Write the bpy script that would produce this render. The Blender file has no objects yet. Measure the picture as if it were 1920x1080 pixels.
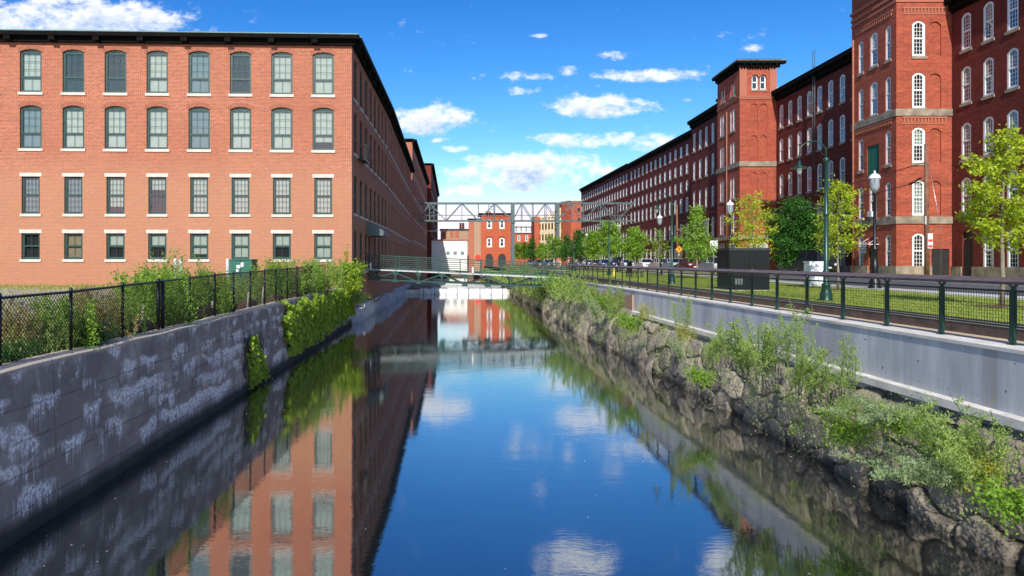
import bpy, math, random
import numpy as np
from mathutils import Vector, Matrix

SC = bpy.context.scene
COL = SC.collection
R = math.radians
CZ = 4.2          # eye height above the lower water
F = 1280.0        # focal length in photo pixels (1920 wide)

# ------------------------------------------------------------------ camera
cam = bpy.data.cameras.new('camera')
cam.lens = 24.0; cam.sensor_width = 36.0
cam.shift_x = 90 / 1920; cam.shift_y = -48 / 1920
cam.clip_start = 0.1; cam.clip_end = 12000
camo = bpy.data.objects.new('camera', cam); COL.objects.link(camo)
camo.location = (0, 0, CZ); camo.rotation_euler = (R(90), 0, 0)
SC.camera = camo

# ------------------------------------------------------------------ exposure, sun, sky
SC.view_settings.view_transform = 'Standard'
SC.view_settings.look = 'None'
SC.view_settings.exposure = 0.3
SC.view_settings.gamma = 1.0
SUN_DIR = Vector((0.145, 1.0, -0.72)).normalized()      # the way the light travels
sun = bpy.data.lights.new('sun', 'SUN'); sun.energy = 4.6; sun.angle = R(0.53); sun.color = (1.0, 0.95, 0.88)
suno = bpy.data.objects.new('sun', sun); COL.objects.link(suno)
suno.rotation_euler = SUN_DIR.to_track_quat('-Z', 'Y').to_euler()
suno.location = (-20, -60, 60)
SC.cycles.max_bounces = 6
SC.cycles.transparent_max_bounces = 12
SC.cycles.sample_clamp_indirect = 4.0

def build_world():
    w = bpy.data.worlds.new('World'); SC.world = w; w.use_nodes = True
    nt = w.node_tree; nt.nodes.clear(); L = nt.links
    def n(t): return nt.nodes.new(t)
    def m(op, a, b=None, c=None, clamp=False):
        x = n('ShaderNodeMath'); x.operation = op; x.use_clamp = clamp
        for i, v in enumerate((a, b, c)):
            if v is None: continue
            if isinstance(v, (int, float)): x.inputs[i].default_value = v
            else: L.new(v, x.inputs[i])
        return x.outputs[0]
    def vm(op, a, b=None):
        x = n('ShaderNodeVectorMath'); x.operation = op
        for i, v in enumerate((a, b)):
            if v is None: continue
            if isinstance(v, tuple): x.inputs[i].default_value = v
            else: L.new(v, x.inputs[i])
        return x
    out = n('ShaderNodeOutputWorld'); bg = n('ShaderNodeBackground'); bg.inputs['Strength'].default_value = 0.12
    sky = n('ShaderNodeTexSky'); sky.sky_type = 'NISHITA'; sky.sun_disc = False
    s = -SUN_DIR
    sky.sun_elevation = math.asin(s.z); sky.sun_rotation = math.atan2(s.x, s.y)
    sky.air_density = 1.0; sky.dust_density = 0.3; sky.ozone_density = 2.5
    hs = n('ShaderNodeHueSaturation'); hs.inputs['Saturation'].default_value = 1.0; hs.inputs['Value'].default_value = SKYV
    nrm = vm('MULTIPLY', sky.outputs[0], (.12, .12, .12))
    sp = n('ShaderNodeSeparateXYZ'); L.new(nrm.outputs[0], sp.inputs[0]); cb = n('ShaderNodeCombineXYZ')
    rgb = [m('POWER', sp.outputs[i], e) for i, e in enumerate((2.4, 1.56, 1.1))]
    rgb[0] = m('MINIMUM', rgb[0], m('MULTIPLY', rgb[1], .50)); rgb[1] = m('MINIMUM', rgb[1], .72); rgb[2] = m('MINIMUM', rgb[2], .80)
    for i in range(3): L.new(rgb[i], cb.inputs[i])
    gn = vm('MULTIPLY', cb.outputs[0], (1.75 / .12, 1.17 / .12, 1.22 / .12))
    L.new(gn.outputs[0], hs.inputs['Color'])
    tc = n('ShaderNodeTexCoord'); sep = n('ShaderNodeSeparateXYZ'); L.new(tc.outputs['Generated'], sep.inputs[0])
    X, Y, Z = sep.outputs
    ysafe = m('MAXIMUM', Y, 0.05)
    sx = m('DIVIDE', X, ysafe); sz = m('DIVIDE', Z, ysafe)
    cmb = n('ShaderNodeCombineXYZ'); L.new(sx, cmb.inputs[0]); L.new(sz, cmb.inputs[1])
    P = cmb.outputs[0]
    clouds = [(140, 40, 205, 46, 1.0), (805, 226, 78, 26, 1.0), (985, 322, 135, 36, .95), (1135, 199, 98, 20, 1.0),
              (1100, 262, 115, 15, .62), (1230, 141, 115, 14, .6), (982, 144, 52, 13, .55), (985, 170, 38, 11, .6),
              (1067, 132, 24, 11, .6), (866, 357, 55, 13, .75), (1222, 270, 54, 19, .62), (1012, 67, 22, 7, .5),
              (825, 262, 24, 6, .4), (853, 278, 26, 8, .5), (1150, 322, 60, 10, .4), (900, 300, 40, 12, .6), (1080, -70, 75, 45, .8),
              (1385, -72, 80, 40, .75), (1410, 92, 30, 12, .3), (1150, 105, 60, 12, .3), (560, -25, 120, 22, .6),
              (960, 415, 200, 16, .1), (1000, -330, 300, 70, .8), (300, -250, 260, 80, .8), (1700, -240, 260, 70, .8)]
    def field(Pv):
        acc = None
        for (px, py, rx, ry, a) in clouds:
            c = ((px - 870) / F, (492 - py) / F, 0)
            d = vm('SUBTRACT', Pv, c).outputs[0]
            d = vm('MULTIPLY', d, (F / rx, F / ry, 0)).outputs[0]
            ln = vm('LENGTH', d).outputs['Value']
            v = m('SUBTRACT', a, m('MULTIPLY', ln, ln))
            acc = v if acc is None else m('MAXIMUM', acc, v)
        return acc
    def noise(v, scale, detail=7, rough=.6, sc=(1, 1.7, 1), off=(0, 0, 0)):
        v2 = vm('MULTIPLY', vm('ADD', v, off).outputs[0], sc).outputs[0]
        t = n('ShaderNodeTexNoise'); t.inputs['Scale'].default_value = scale; t.inputs['Detail'].default_value = detail
        t.inputs['Roughness'].default_value = rough; L.new(v2, t.inputs['Vector'])
        return t.outputs['Fac']
    def dens(Pv):
        f = field(Pv)
        f = m('MAXIMUM', f, -1.0)
        nz = noise(Pv, 17, 8, .62)
        n2 = noise(Pv, 60, 5, .6)
        v = m('ADD', f, m('MULTIPLY', m('SUBTRACT', nz, .5), 4.4))
        return m('ADD', v, m('MULTIPLY', m('SUBTRACT', n2, .5), 1.9))
    d0 = dens(P)
    Pup = vm('ADD', P, (-.003, .012, 0)).outputs[0]
    d1 = dens(Pup)
    a_front = m('MULTIPLY', m('ADD', d0, .46), .72, clamp=True)
    a_front = m('MULTIPLY', m('MULTIPLY', a_front, a_front), m('SUBTRACT', 3, m('MULTIPLY', a_front, 2)))
    a_front = m('MULTIPLY', a_front, m('GREATER_THAN', Y, .12))
    a_front = m('MULTIPLY', a_front, m('MULTIPLY', m('ADD', sz, 0.0), 60, clamp=True))
    # clouds on the other side of the sky (what the windows mirror)
    gv = vm('MULTIPLY', tc.outputs['Generated'], (1, 1, 2.2)).outputs[0]
    t = n('ShaderNodeTexNoise'); t.inputs['Scale'].default_value = 3.2; t.inputs['Detail'].default_value = 7; t.inputs['Roughness'].default_value = .55
    L.new(gv, t.inputs['Vector'])
    a_back = m('MULTIPLY', m('SUBTRACT', t.outputs['Fac'], .50), 7.0, clamp=True)
    a_back = m('MULTIPLY', a_back, m('LESS_THAN', Y, -.05))
    a_back = m('MULTIPLY', a_back, m('GREATER_THAN', Z, .0))
    alpha = m('MAXIMUM', a_front, a_back)
    shade = m('MULTIPLY', m('ADD', d1, -.15), .75, clamp=True)
    cr = n('ShaderNodeMix'); cr.data_type = 'RGBA'
    k = 1 / .12
    cr.inputs['A'].default_value = (.92 * k, .93 * k, .95 * k, 1)
    cr.inputs['B'].default_value = (.40 * k, .52 * k, .74 * k, 1)
    L.new(shade, cr.inputs['Factor'])
    mx = n('ShaderNodeMix'); mx.data_type = 'RGBA'
    L.new(m('MULTIPLY', alpha, .94), mx.inputs['Factor']); L.new(hs.outputs[0], mx.inputs['A']); L.new(cr.outputs['Result'], mx.inputs['B'])
    L.new(mx.outputs['Result'], bg.inputs['Color']); L.new(bg.outputs[0], out.inputs[0])
SKYV = 1.0
build_world()

# ------------------------------------------------------------------ helpers
def X(px, d): return (px - 870) / F * d
def Z(py, d): return CZ - (py - 492) / F * d

def tag(o, label=None, cat=None, group=None, kind=None):
    if label: o['label'] = label
    if cat: o['category'] = cat
    if group: o['group'] = group
    if kind: o['kind'] = kind
    return o

def thing(name, label, cat, loc=(0, 0, 0), rz=0, group=None):
    o = bpy.data.objects.new(name, None); COL.objects.link(o)
    o.empty_display_size = .3
    o.location = loc; o.rotation_euler = (0, 0, rz)
    return tag(o, label, cat, group)

def link(name, me, parent=None, loc=(0, 0, 0), rz=0):
    o = bpy.data.objects.new(name, me); COL.objects.link(o)
    o.location = loc; o.rotation_euler = (0, 0, rz)
    if parent: o.parent = parent
    return o

def copy_tree(o, parent=None):
    c = o.copy(); COL.objects.link(c); c.parent = parent
    for ch in list(o.children): copy_tree(ch, c)
    return c

class MB:
    def __init__(s): s.v = []; s.f = []; s.m = []; s.uv = []; s.smooth = []
    def face(s, pts, m=0, uv=None, sm=False):
        i = len(s.v); s.v += [tuple(p) for p in pts]
        s.f.append(tuple(range(i, i + len(pts)))); s.m.append(m); s.uv.append(uv); s.smooth.append(sm)
    def idx(s, vs, fs, m=0, sm=False):
        i = len(s.v); s.v += [tuple(p) for p in vs]
        for f in fs: s.f.append(tuple(i + k for k in f)); s.m.append(m); s.uv.append(None); s.smooth.append(sm)
    def box(s, x0, x1, y0, y1, z0, z1, m=0):
        v = [(x0, y0, z0), (x1, y0, z0), (x1, y1, z0), (x0, y1, z0), (x0, y0, z1), (x1, y0, z1), (x1, y1, z1), (x0, y1, z1)]
        s.idx(v, [(0, 3, 2, 1), (4, 5, 6, 7), (0, 1, 5, 4), (1, 2, 6, 5), (2, 3, 7, 6), (3, 0, 4, 7)], m)
        return s
    def obox(s, c, u, v, w, m=0):      # centre and three half-axis vectors
        c, u, v, w = Vector(c), Vector(u), Vector(v), Vector(w)
        p = [c + a * u + b * v + d * w for d in (-1, 1) for a, b in ((-1, -1), (1, -1), (1, 1), (-1, 1))]
        fs = [(0, 3, 2, 1), (4, 5, 6, 7), (0, 1, 5, 4), (1, 2, 6, 5), (2, 3, 7, 6), (3, 0, 4, 7)]
        if u.cross(v).dot(w) < 0: fs = [f[::-1] for f in fs]
        s.idx(p, fs, m); return s
    def bar(s, a, b, w, h=None, m=0, up=(0, 0, 1)):   # rectangular bar
        a, b = Vector(a), Vector(b); d = (b - a); l = d.length
        if l < 1e-6: return s
        d /= l; up = Vector(up)
        if abs(d.dot(up)) > .98: up = Vector((0, 1, 0))
        sd = d.cross(up).normalized(); u2 = sd.cross(d)
        h = h or w
        return s.obox((a + b) / 2, d * l / 2, sd * w / 2, u2 * h / 2, m)
    def tube(s, pts, r, n=8, m=0, cap=True):
        pts = [Vector(p) for p in pts]
        rs = r if isinstance(r, (list, tuple)) else [r] * len(pts)
        base = len(s.v); prev = None
        for k, p in enumerate(pts):
            if k == 0: d = pts[1] - p
            elif k == len(pts) - 1: d = p - pts[k - 1]
            else: d = pts[k + 1] - pts[k - 1]
            d.normalize()
            if prev is None:
                a = Vector((0, 0, 1)) if abs(d.z) < .9 else Vector((1, 0, 0))
                sd = d.cross(a).normalized()
            else:
                sd = prev - d * prev.dot(d)
                if sd.length < 1e-5: sd = d.orthogonal()
                sd.normalize()
            prev = sd; up = sd.cross(d)
            for j in range(n):
                t = 2 * math.pi * j / n
                s.v.append(tuple(p + (sd * math.cos(t) + up * math.sin(t)) * rs[k]))
        for k in range(len(pts) - 1):
            for j in range(n):
                a = base + k * n + j; b = base + k * n + (j + 1) % n
                s.f.append((a, b, b + n, a + n)); s.m.append(m); s.uv.append(None); s.smooth.append(n > 4)
        if cap:
            s.f.append(tuple(base + j for j in range(n))[::-1]); s.m.append(m); s.uv.append(None); s.smooth.append(False)
            e = base + (len(pts) - 1) * n
            s.f.append(tuple(e + j for j in range(n))); s.m.append(m); s.uv.append(None); s.smooth.append(False)
        return s
    def lathe(s, c, prof, n=16, m=0, sm=True):   # prof: (r, z)
        b = len(s.v)
        for (r, z) in prof:
            for j in range(n):
                t = 2 * math.pi * j / n
                s.v.append((c[0] + r * math.cos(t), c[1] + r * math.sin(t), c[2] + z))
        for k in range(len(prof) - 1):
            for j in range(n):
                a = b + k * n + j; q = b + k * n + (j + 1) % n
                s.f.append((a, q, q + n, a + n)); s.m.append(m); s.uv.append(None); s.smooth.append(sm)
        return s
    def mesh(s, name, mats, org=(0, 0, 0)):
        me = bpy.data.meshes.new(name)
        ox, oy, oz = org
        me.from_pydata([(a - ox, b - oy, c - oz) for a, b, c in s.v], [], s.f)
        if not isinstance(mats, (list, tuple)): mats = [mats]
        for k in mats: me.materials.append(k)
        me.polygons.foreach_set('material_index', s.m)
        me.polygons.foreach_set('use_smooth', s.smooth)
        if any(u is not None for u in s.uv):
            ul = me.uv_layers.new(name='UVMap'); data = []
            for f, u in zip(s.f, s.uv):
                if u is None: data += [0.0, 0.0] * len(f)
                else:
                    for a, b in u: data += [a, b]
            ul.data.foreach_set('uv', data)
        me.update()
        return me
    def build(s, name, mats, parent=None, org=None):
        if org is None: org = tuple(parent.location) if parent and parent.parent is None else (0, 0, 0)
        me = s.mesh(name, mats, org)
        return link(name, me, parent)

def quads_mesh(name, V, mats, mi=None):      # V (n,4,3)
    n = len(V); me = bpy.data.meshes.new(name)
    me.vertices.add(n * 4); me.vertices.foreach_set('co', np.ascontiguousarray(V, dtype=np.float32).ravel())
    me.loops.add(n * 4); me.loops.foreach_set('vertex_index', np.arange(n * 4, dtype=np.int32))
    me.polygons.add(n); me.polygons.foreach_set('loop_start', np.arange(0, n * 4, 4, dtype=np.int32))
    try: me.polygons.foreach_set('loop_total', np.full(n, 4, dtype=np.int32))
    except Exception: pass
    if not isinstance(mats, (list, tuple)): mats = [mats]
    for k in mats: me.materials.append(k)
    if mi is not None: me.polygons.foreach_set('material_index', np.asarray(mi, dtype=np.int32))
    me.update(calc_edges=True); me.validate()
    return me

# ------------------------------------------------------------------ materials
class NT:
    def __init__(s, name):
        s.mat = bpy.data.materials.new(name); s.mat.use_nodes = True
        s.nt = s.mat.node_tree; s.nt.nodes.clear(); s.L = s.nt.links
        s.out = s.nt.nodes.new('ShaderNodeOutputMaterial')
        s.p = s.nt.nodes.new('ShaderNodeBsdfPrincipled'); s.L.new(s.p.outputs[0], s.out.inputs[0])
        s.tc = s.nt.nodes.new('ShaderNodeTexCoord')
    def n(s, t): return s.nt.nodes.new(t)
    def set(s, sock, v):
        if isinstance(v, bpy.types.NodeSocket): s.L.new(v, sock)
        elif isinstance(v, (tuple, list)) and len(v) == 3 and sock.type == 'RGBA': sock.default_value = (*v, 1)
        else: sock.default_value = v
    def math(s, op, a, b=None, clamp=False):
        x = s.n('ShaderNodeMath'); x.operation = op; x.use_clamp = clamp
        s.set(x.inputs[0], a)
        if b is not None: s.set(x.inputs[1], b)
        return x.outputs[0]
    def mul(s, v, t):
        x = s.n('ShaderNodeVectorMath'); x.operation = 'MULTIPLY'; s.set(x.inputs[0], v); x.inputs[1].default_value = t
        return x.outputs[0]
    def noise(s, v, scale=1, detail=4, rough=.55, dist=0):
        x = s.n('ShaderNodeTexNoise'); s.L.new(v, x.inputs['Vector'])
        x.inputs['Scale'].default_value = scale; x.inputs['Detail'].default_value = detail
        x.inputs['Roughness'].default_value = rough; x.inputs['Distortion'].default_value = dist
        return x.outputs['Fac']
    def ramp(s, f, a, b, clamp=True):
        x = s.n('ShaderNodeMapRange'); x.clamp = clamp; s.L.new(f, x.inputs['Value'])
        x.inputs['From Min'].default_value = a; x.inputs['From Max'].default_value = b
        return x.outputs[0]
    def mix(s, f, a, b, mode='MIX'):
        x = s.n('ShaderNodeMix'); x.data_type = 'RGBA'; x.blend_type = mode
        s.set(x.inputs['Factor'], f); s.set(x.inputs['A'], a); s.set(x.inputs['B'], b)
        return x.outputs['Result']
    def bump(s, h, strength=.3, dist=.02):
        x = s.n('ShaderNodeBump'); x.inputs['Strength'].default_value = strength; x.inputs['Distance'].default_value = dist
        s.L.new(h, x.inputs['Height']); s.L.new(x.outputs[0], s.p.inputs['Normal'])
    def fin(s, col, rough=.8, metal=0, spec=.5):
        s.set(s.p.inputs['Base Color'], col); s.set(s.p.inputs['Roughness'], rough)
        s.p.inputs['Metallic'].default_value = metal; s.p.inputs['Specular IOR Level'].default_value = spec
        return s.mat

def paint(name, col, rough=.5, metal=0, var=.12, scale=3, bump=0, spec=.5):
    t = NT(name); o = t.tc.outputs['Object']
    f = t.ramp(t.noise(o, scale, 5, .6), .3, .7)
    f2 = t.ramp(t.noise(o, scale * 9, 3, .6), .3, .7)
    c2 = tuple(max(0, c * (1 - var * 2)) for c in col); c1 = tuple(min(1, c * (1 + var)) for c in col)
    c = t.mix(f, c2, c1); c = t.mix(t.math('MULTIPLY', f2, var), c, tuple(x * .5 for x in col))
    if bump: t.bump(t.noise(o, scale * 14, 5, .7), bump, .01)
    return t.fin(c, rough, metal, spec)

def brick(name, c1, c2, mortar, stain=(.1, .03, .02), stain_amt=.35, blot=.5, zlo=None):
    t = NT(name); uv = t.tc.outputs['UV']
    b = t.n('ShaderNodeTexBrick'); t.L.new(uv, b.inputs['Vector'])
    b.inputs['Scale'].default_value = 1; b.inputs['Brick Width'].default_value = .26; b.inputs['Row Height'].default_value = .093
    b.inputs['Mortar Size'].default_value = .012; b.inputs['Mortar Smooth'].default_value = .2; b.inputs['Bias'].default_value = 0
    b.inputs['Color1'].default_value = (*c1, 1); b.inputs['Color2'].default_value = (*c2, 1); b.inputs['Mortar'].default_value = (*mortar, 1)
    big = t.ramp(t.noise(uv, .22, 6, .6), .35, .65)
    hor = t.ramp(t.noise(t.mul(uv, (.35, 2.2, 1)), 1.0, 5, .65), .35, .68)
    c = t.mix(t.math('MULTIPLY', big, blot * .6), b.outputs['Color'], tuple(min(1, x * 1.35) for x in c2))
    c = t.mix(t.math('MULTIPLY', hor, stain_amt), c, stain)
    streak = t.ramp(t.noise(t.mul(uv, (1.6, .12, 1)), 1.0, 5, .6), .56, .75)
    c = t.mix(t.math('MULTIPLY', streak, .42), c, stain)
    if zlo is not None:      # pale weathered lower storeys
        s = t.n('ShaderNodeSeparateXYZ'); t.L.new(uv, s.inputs[0])
        lo = t.ramp(t.math('ADD', s.outputs[1], t.math('MULTIPLY', t.noise(uv, .5, 4), 2.0)), zlo + 2.0, zlo - .5)
        c = t.mix(t.math('MULTIPLY', lo, .5), c, zcol)
    t.bump(b.outputs['Fac'], -.35, .012)
    return t.fin(c, .88, 0, .25)

zcol = (.44, .235, .135)
M = {}
M['brick_left'] = brick('salmon_brick', (.46, .105, .05), (.20, .045, .028), (.64, .38, .26), (.38, .15, .075), .5, .5, zlo=11.0)
M['brick_deep'] = brick('sunlit_red_brick', (.48, .085, .04), (.25, .04, .022), (.48, .18, .11), (.10, .025, .018), .45, .4)  # right-hand mill brick, brightened to the sunlit look of the towers
M['brick_mill'] = brick('shaded_red_brick', (.22, .034, .02), (.11, .017, .012), (.14, .045, .033), (.06, .014, .012), .5, .35)  # darker copy of the mill brick, the wings' shade put into its colour
M['brick_arch'] = paint('arch_brick', (.40, .14, .08), .85, 0, .25, 8)
M['brick_orange'] = brick('orange_brick', (.50, .11, .045), (.40, .07, .03), (.42, .16, .09), (.22, .05, .03), .3, .4)
M['brick_tan'] = brick('tan_brick', (.42, .27, .17), (.33, .19, .12), (.45, .34, .25), (.3, .2, .13), .4, .4)
M['stone_lintel'] = paint('granite_trim', (.60, .56, .49), .8, 0, .12, 2, .4)
M['stone_band'] = paint('weathered_granite', (.33, .27, .20), .85, 0, .3, 1.5, .5)
M['stone_blue'] = paint('pale_ashlar', (.55, .58, .60), .8, 0, .2, 1.2, .5)
M['green_frame'] = paint('dark_green_paint', (.018, .065, .055), .45, 0, .1)
M['white_frame'] = paint('white_paint', (.80, .80, .78), .5, 0, .06)
M['cornice'] = paint('black_brown_paint', (.008, .007, .006), .9, 0, .2, spec=.1)
M['green_trim'] = paint('verdigris_flashing', (.10, .22, .20), .5, 0, .15)
M['roof'] = paint('tar_roof', (.06, .06, .06), .9, 0, .2)
M['dark'] = paint('dark_interior', (.012, .013, .016), .8, 0, .1)
M['blind_pale'] = paint('pale_blind', (.42, .48, .43), .8, 0, .05)
M['blind_grey'] = paint('grey_blind', (.17, .25, .27), .8, 0, .06)
M['blind_tan'] = paint('tan_curtain', (.30, .25, .16), .8, 0, .1)
M['steel'] = paint('grey_green_steel', (.10, .14, .145), .5, .3, .15, 2)
M['bridge_green'] = paint('bridge_green_paint', (.016, .060, .050), .4, .1, .1)
M['rail_green'] = paint('rail_green_paint', (.012, .055, .042), .35, .1, .1)
M['black_metal'] = paint('black_metal', (.010, .011, .012), .4, .2, .1)
M['wood_rail'] = paint('dark_timber', (.14, .10, .088), .55, 0, .25, 4, .3)
M['lamp_white'] = paint('frosted_lens', (.75, .76, .76), .3, 0, .03)
M['bark'] = paint('pale_bark', (.28, .23, .17), .9, 0, .25, 8, .6)
M['bark_dark'] = paint('dark_bark', (.07, .05, .035), .9, 0, .3, 8, .6)
M['pole_wood'] = paint('pole_wood', (.22, .10, .055), .85, 0, .3, 3, .4)
M['mulch'] = paint('mulch', (.13, .055, .035), .95, 0, .4, 12, 1)
M['cream'] = paint('cream_panel', (.62, .48, .27), .7, 0, .1)
M['white_wall'] = paint('white_render', (.80, .79, .76), .8, 0, .05, .6)
M['concrete_pale'] = paint('pale_concrete', (.70, .66, .59), .85, 0, .12, 2, .3)
M['deck_white'] = paint('pale_deck_edge', (.45, .47, .46), .6, 0, .1)
M['red_disc'] = paint('bright_red_paint', (.75, .03, .015), .5, 0, .02)
M['yellow'] = paint('yellow_paint', (.75, .62, .05), .5, 0, .05)
M['orange_sign'] = paint('orange_sign', (.85, .32, .02), .5, 0, .03)
M['tyre'] = paint('tyre_rubber', (.012, .012, .012), .8, 0, .1)
M['rim'] = paint('alloy', (.45, .46, .47), .3, .8, .05)
M['chrome'] = paint('lamp_clear', (.7, .7, .7), .15, .2, .02)
M['red_lamp'] = paint('red_lens', (.35, .01, .01), .25, 0, .02)
M['coir'] = paint('coir_fibre', (.11, .065, .045), .95, 0, .4, 14, 1)
M['stake'] = paint('grey_stake', (.42, .38, .32), .9, 0, .15, 5)
M['skin'] = paint('skin', (.45, .24, .16), .6, 0, .05)
M['pink'] = paint('pink_cloth', (.75, .06, .16), .8, 0, .05)
M['navy'] = paint('navy_cloth', (.02, .025, .05), .8, 0, .05)
M['hair'] = paint('dark_hair', (.02, .014, .01), .6, 0, .05)
M['khaki'] = paint('khaki_cloth', (.35, .25, .18), .8, 0, .05)
M['door_dark'] = paint('dark_door', (.025, .022, .024), .6, 0, .2)
M['green_panel'] = paint('green_boarding', (.012, .12, .075), .6, 0, .1)
M['red_print'] = paint('red_print', (.65, .05, .06), .6, 0, .05)
M['transformer'] = paint('transformer_green', (.02, .13, .09), .45, 0, .08)

def glass_mat(name, tint, refl=1.0):
    t = NT(name); t.nt.nodes.remove(t.p)
    g = t.n('ShaderNodeBsdfGlossy'); g.inputs['Roughness'].default_value = .015; g.inputs['Color'].default_value = (.95, .97, 1, 1)
    o = t.tc.outputs['Object']
    b = t.n('ShaderNodeBump'); b.inputs['Strength'].default_value = .05; b.inputs['Distance'].default_value = .05
    t.L.new(t.noise(o, 1.6, 2), b.inputs['Height']); t.L.new(b.outputs[0], g.inputs['Normal'])
    tr = t.n('ShaderNodeBsdfTransparent'); tr.inputs['Color'].default_value = (*tint, 1)
    fr = t.n('ShaderNodeFresnel'); fr.inputs['IOR'].default_value = 1.6
    f = t.math('ADD', t.math('MULTIPLY', fr.outputs[0], refl), .07 * refl, True)
    mx = t.n('ShaderNodeMixShader'); t.L.new(f, mx.inputs[0]); t.L.new(tr.outputs[0], mx.inputs[1]); t.L.new(g.outputs[0], mx.inputs[2])
    t.L.new(mx.outputs[0], t.out.inputs[0]); return t.mat
M['glass'] = glass_mat('window_glass', (.97, .98, .98))

def darkglass(name, col, rough=.04):
    t = NT(name); o = t.tc.outputs['Object']
    t.bump(t.noise(o, 1.5, 2), .03, .05)
    t.p.inputs['IOR'].default_value = 1.55
    return t.fin(col, rough, 0, .8)
M['pane_dark'] = darkglass('dark_pane', (.02, .03, .045))
M['pane_light'] = darkglass('curtained_pane', (.30, .34, .38))
M['car_glass'] = darkglass('car_glass', (.01, .015, .02))

def leafm(name, c1, c2, trans=.35):
    t = NT(name); t.nt.nodes.remove(t.p)
    geo = t.n('ShaderNodeNewGeometry'); o = t.tc.outputs['Object']
    f = t.ramp(t.noise(o, 1.3, 3), .3, .7)
    f = t.math('ADD', t.math('MULTIPLY', f, .5), t.math('MULTIPLY', geo.outputs['Random Per Island'], .5), True)
    c = t.mix(f, c1, c2)
    d = t.n('ShaderNodeBsdfPrincipled'); d.inputs['Roughness'].default_value = .55; t.L.new(c, d.inputs['Base Color'])
    d.inputs['Specular IOR Level'].default_value = .3
    tr = t.n('ShaderNodeBsdfTranslucent'); t.L.new(t.mix(.5, c, (c2[0] * 1.5, c2[1] * 1.5, c2[2] * .6)), tr.inputs['Color'])
    mx = t.n('ShaderNodeMixShader'); mx.inputs[0].default_value = trans
    t.L.new(d.outputs[0], mx.inputs[1]); t.L.new(tr.outputs[0], mx.inputs[2]); t.L.new(mx.outputs[0], t.out.inputs[0])
    return t.mat
M['leaf_lime'] = leafm('lime_leaf', (.20, .30, .012), (.50, .56, .04))
M['leaf_mid'] = leafm('mid_leaf', (.09, .21, .016), (.30, .47, .05))
M['leaf_dark'] = leafm('dark_leaf', (.02, .085, .012), (.07, .21, .03))
M['leaf_ivy'] = leafm('ivy_leaf', (.07, .17, .012), (.40, .52, .05))
M['leaf_fern'] = leafm('feathery_leaf', (.16, .27, .05), (.42, .54, .15))
M['leaf_blue'] = leafm('grey_green_leaf', (.20, .28, .14), (.46, .56, .30))
M['leaf_yellow'] = leafm('yellow_leaf', (.24, .27, .02), (.52, .46, .05))
M['seed'] = leafm('tan_seedhead', (.25, .18, .07), (.48, .36, .16))
M['grass_blade'] = leafm('grass_blade', (.20, .27, .03), (.42, .46, .10))
M['flower'] = leafm('yellow_flower', (.55, .5, .08), (.8, .75, .3))
M['stem'] = paint('green_stem', (.12, .17, .05), .7, 0, .2, 4)
M['stem_red'] = paint('dry_stem', (.24, .13, .07), .8, 0, .2, 4)

def m_water():
    t = NT('canal_water'); o = t.tc.outputs['Object']
    a = t.noise(t.mul(o, (.9, 1.5, 1)), 1.1, 5, .62, .3)
    b = t.noise(t.mul(o, (1.0, 3.2, 1)), 5.0, 3, .6)
    h = t.math('ADD', t.math('MULTIPLY', a, .7), t.math('MULTIPLY', b, .14))
    patch = t.ramp(t.noise(t.mul(o, (.3, .12, 1)), .5, 3), .35, .7)
    h = t.math('MULTIPLY', h, t.math('ADD', t.math('MULTIPLY', patch, .7), .5))
    t.bump(h, .10, .042)
    sp = t.ramp(t.noise(o, 7, 2, .5), .79, .81)
    c = t.mix(t.math('MULTIPLY', sp, .6), (.010, .014, .010), (.35, .35, .3))
    m = t.fin(c, .3, 0, .1)
    bn = [x for x in t.nt.nodes if x.type == 'BUMP'][0]
    g = t.n('ShaderNodeBsdfGlossy'); g.inputs['Roughness'].default_value = .02; t.L.new(bn.outputs[0], g.inputs['Normal'])
    fr = t.n('ShaderNodeFresnel'); fr.inputs['IOR'].default_value = 1.45; t.L.new(bn.outputs[0], fr.inputs['Normal'])
    f = t.math('ADD', t.math('MULTIPLY', fr.outputs[0], .95), .40, True)
    mx = t.n('ShaderNodeMixShader'); t.L.new(f, mx.inputs[0]); t.L.new(t.p.outputs[0], mx.inputs[1]); t.L.new(g.outputs[0], mx.inputs[2])
    t.L.new(mx.outputs[0], t.out.inputs[0])
    return m
M['water'] = m_water()

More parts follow.
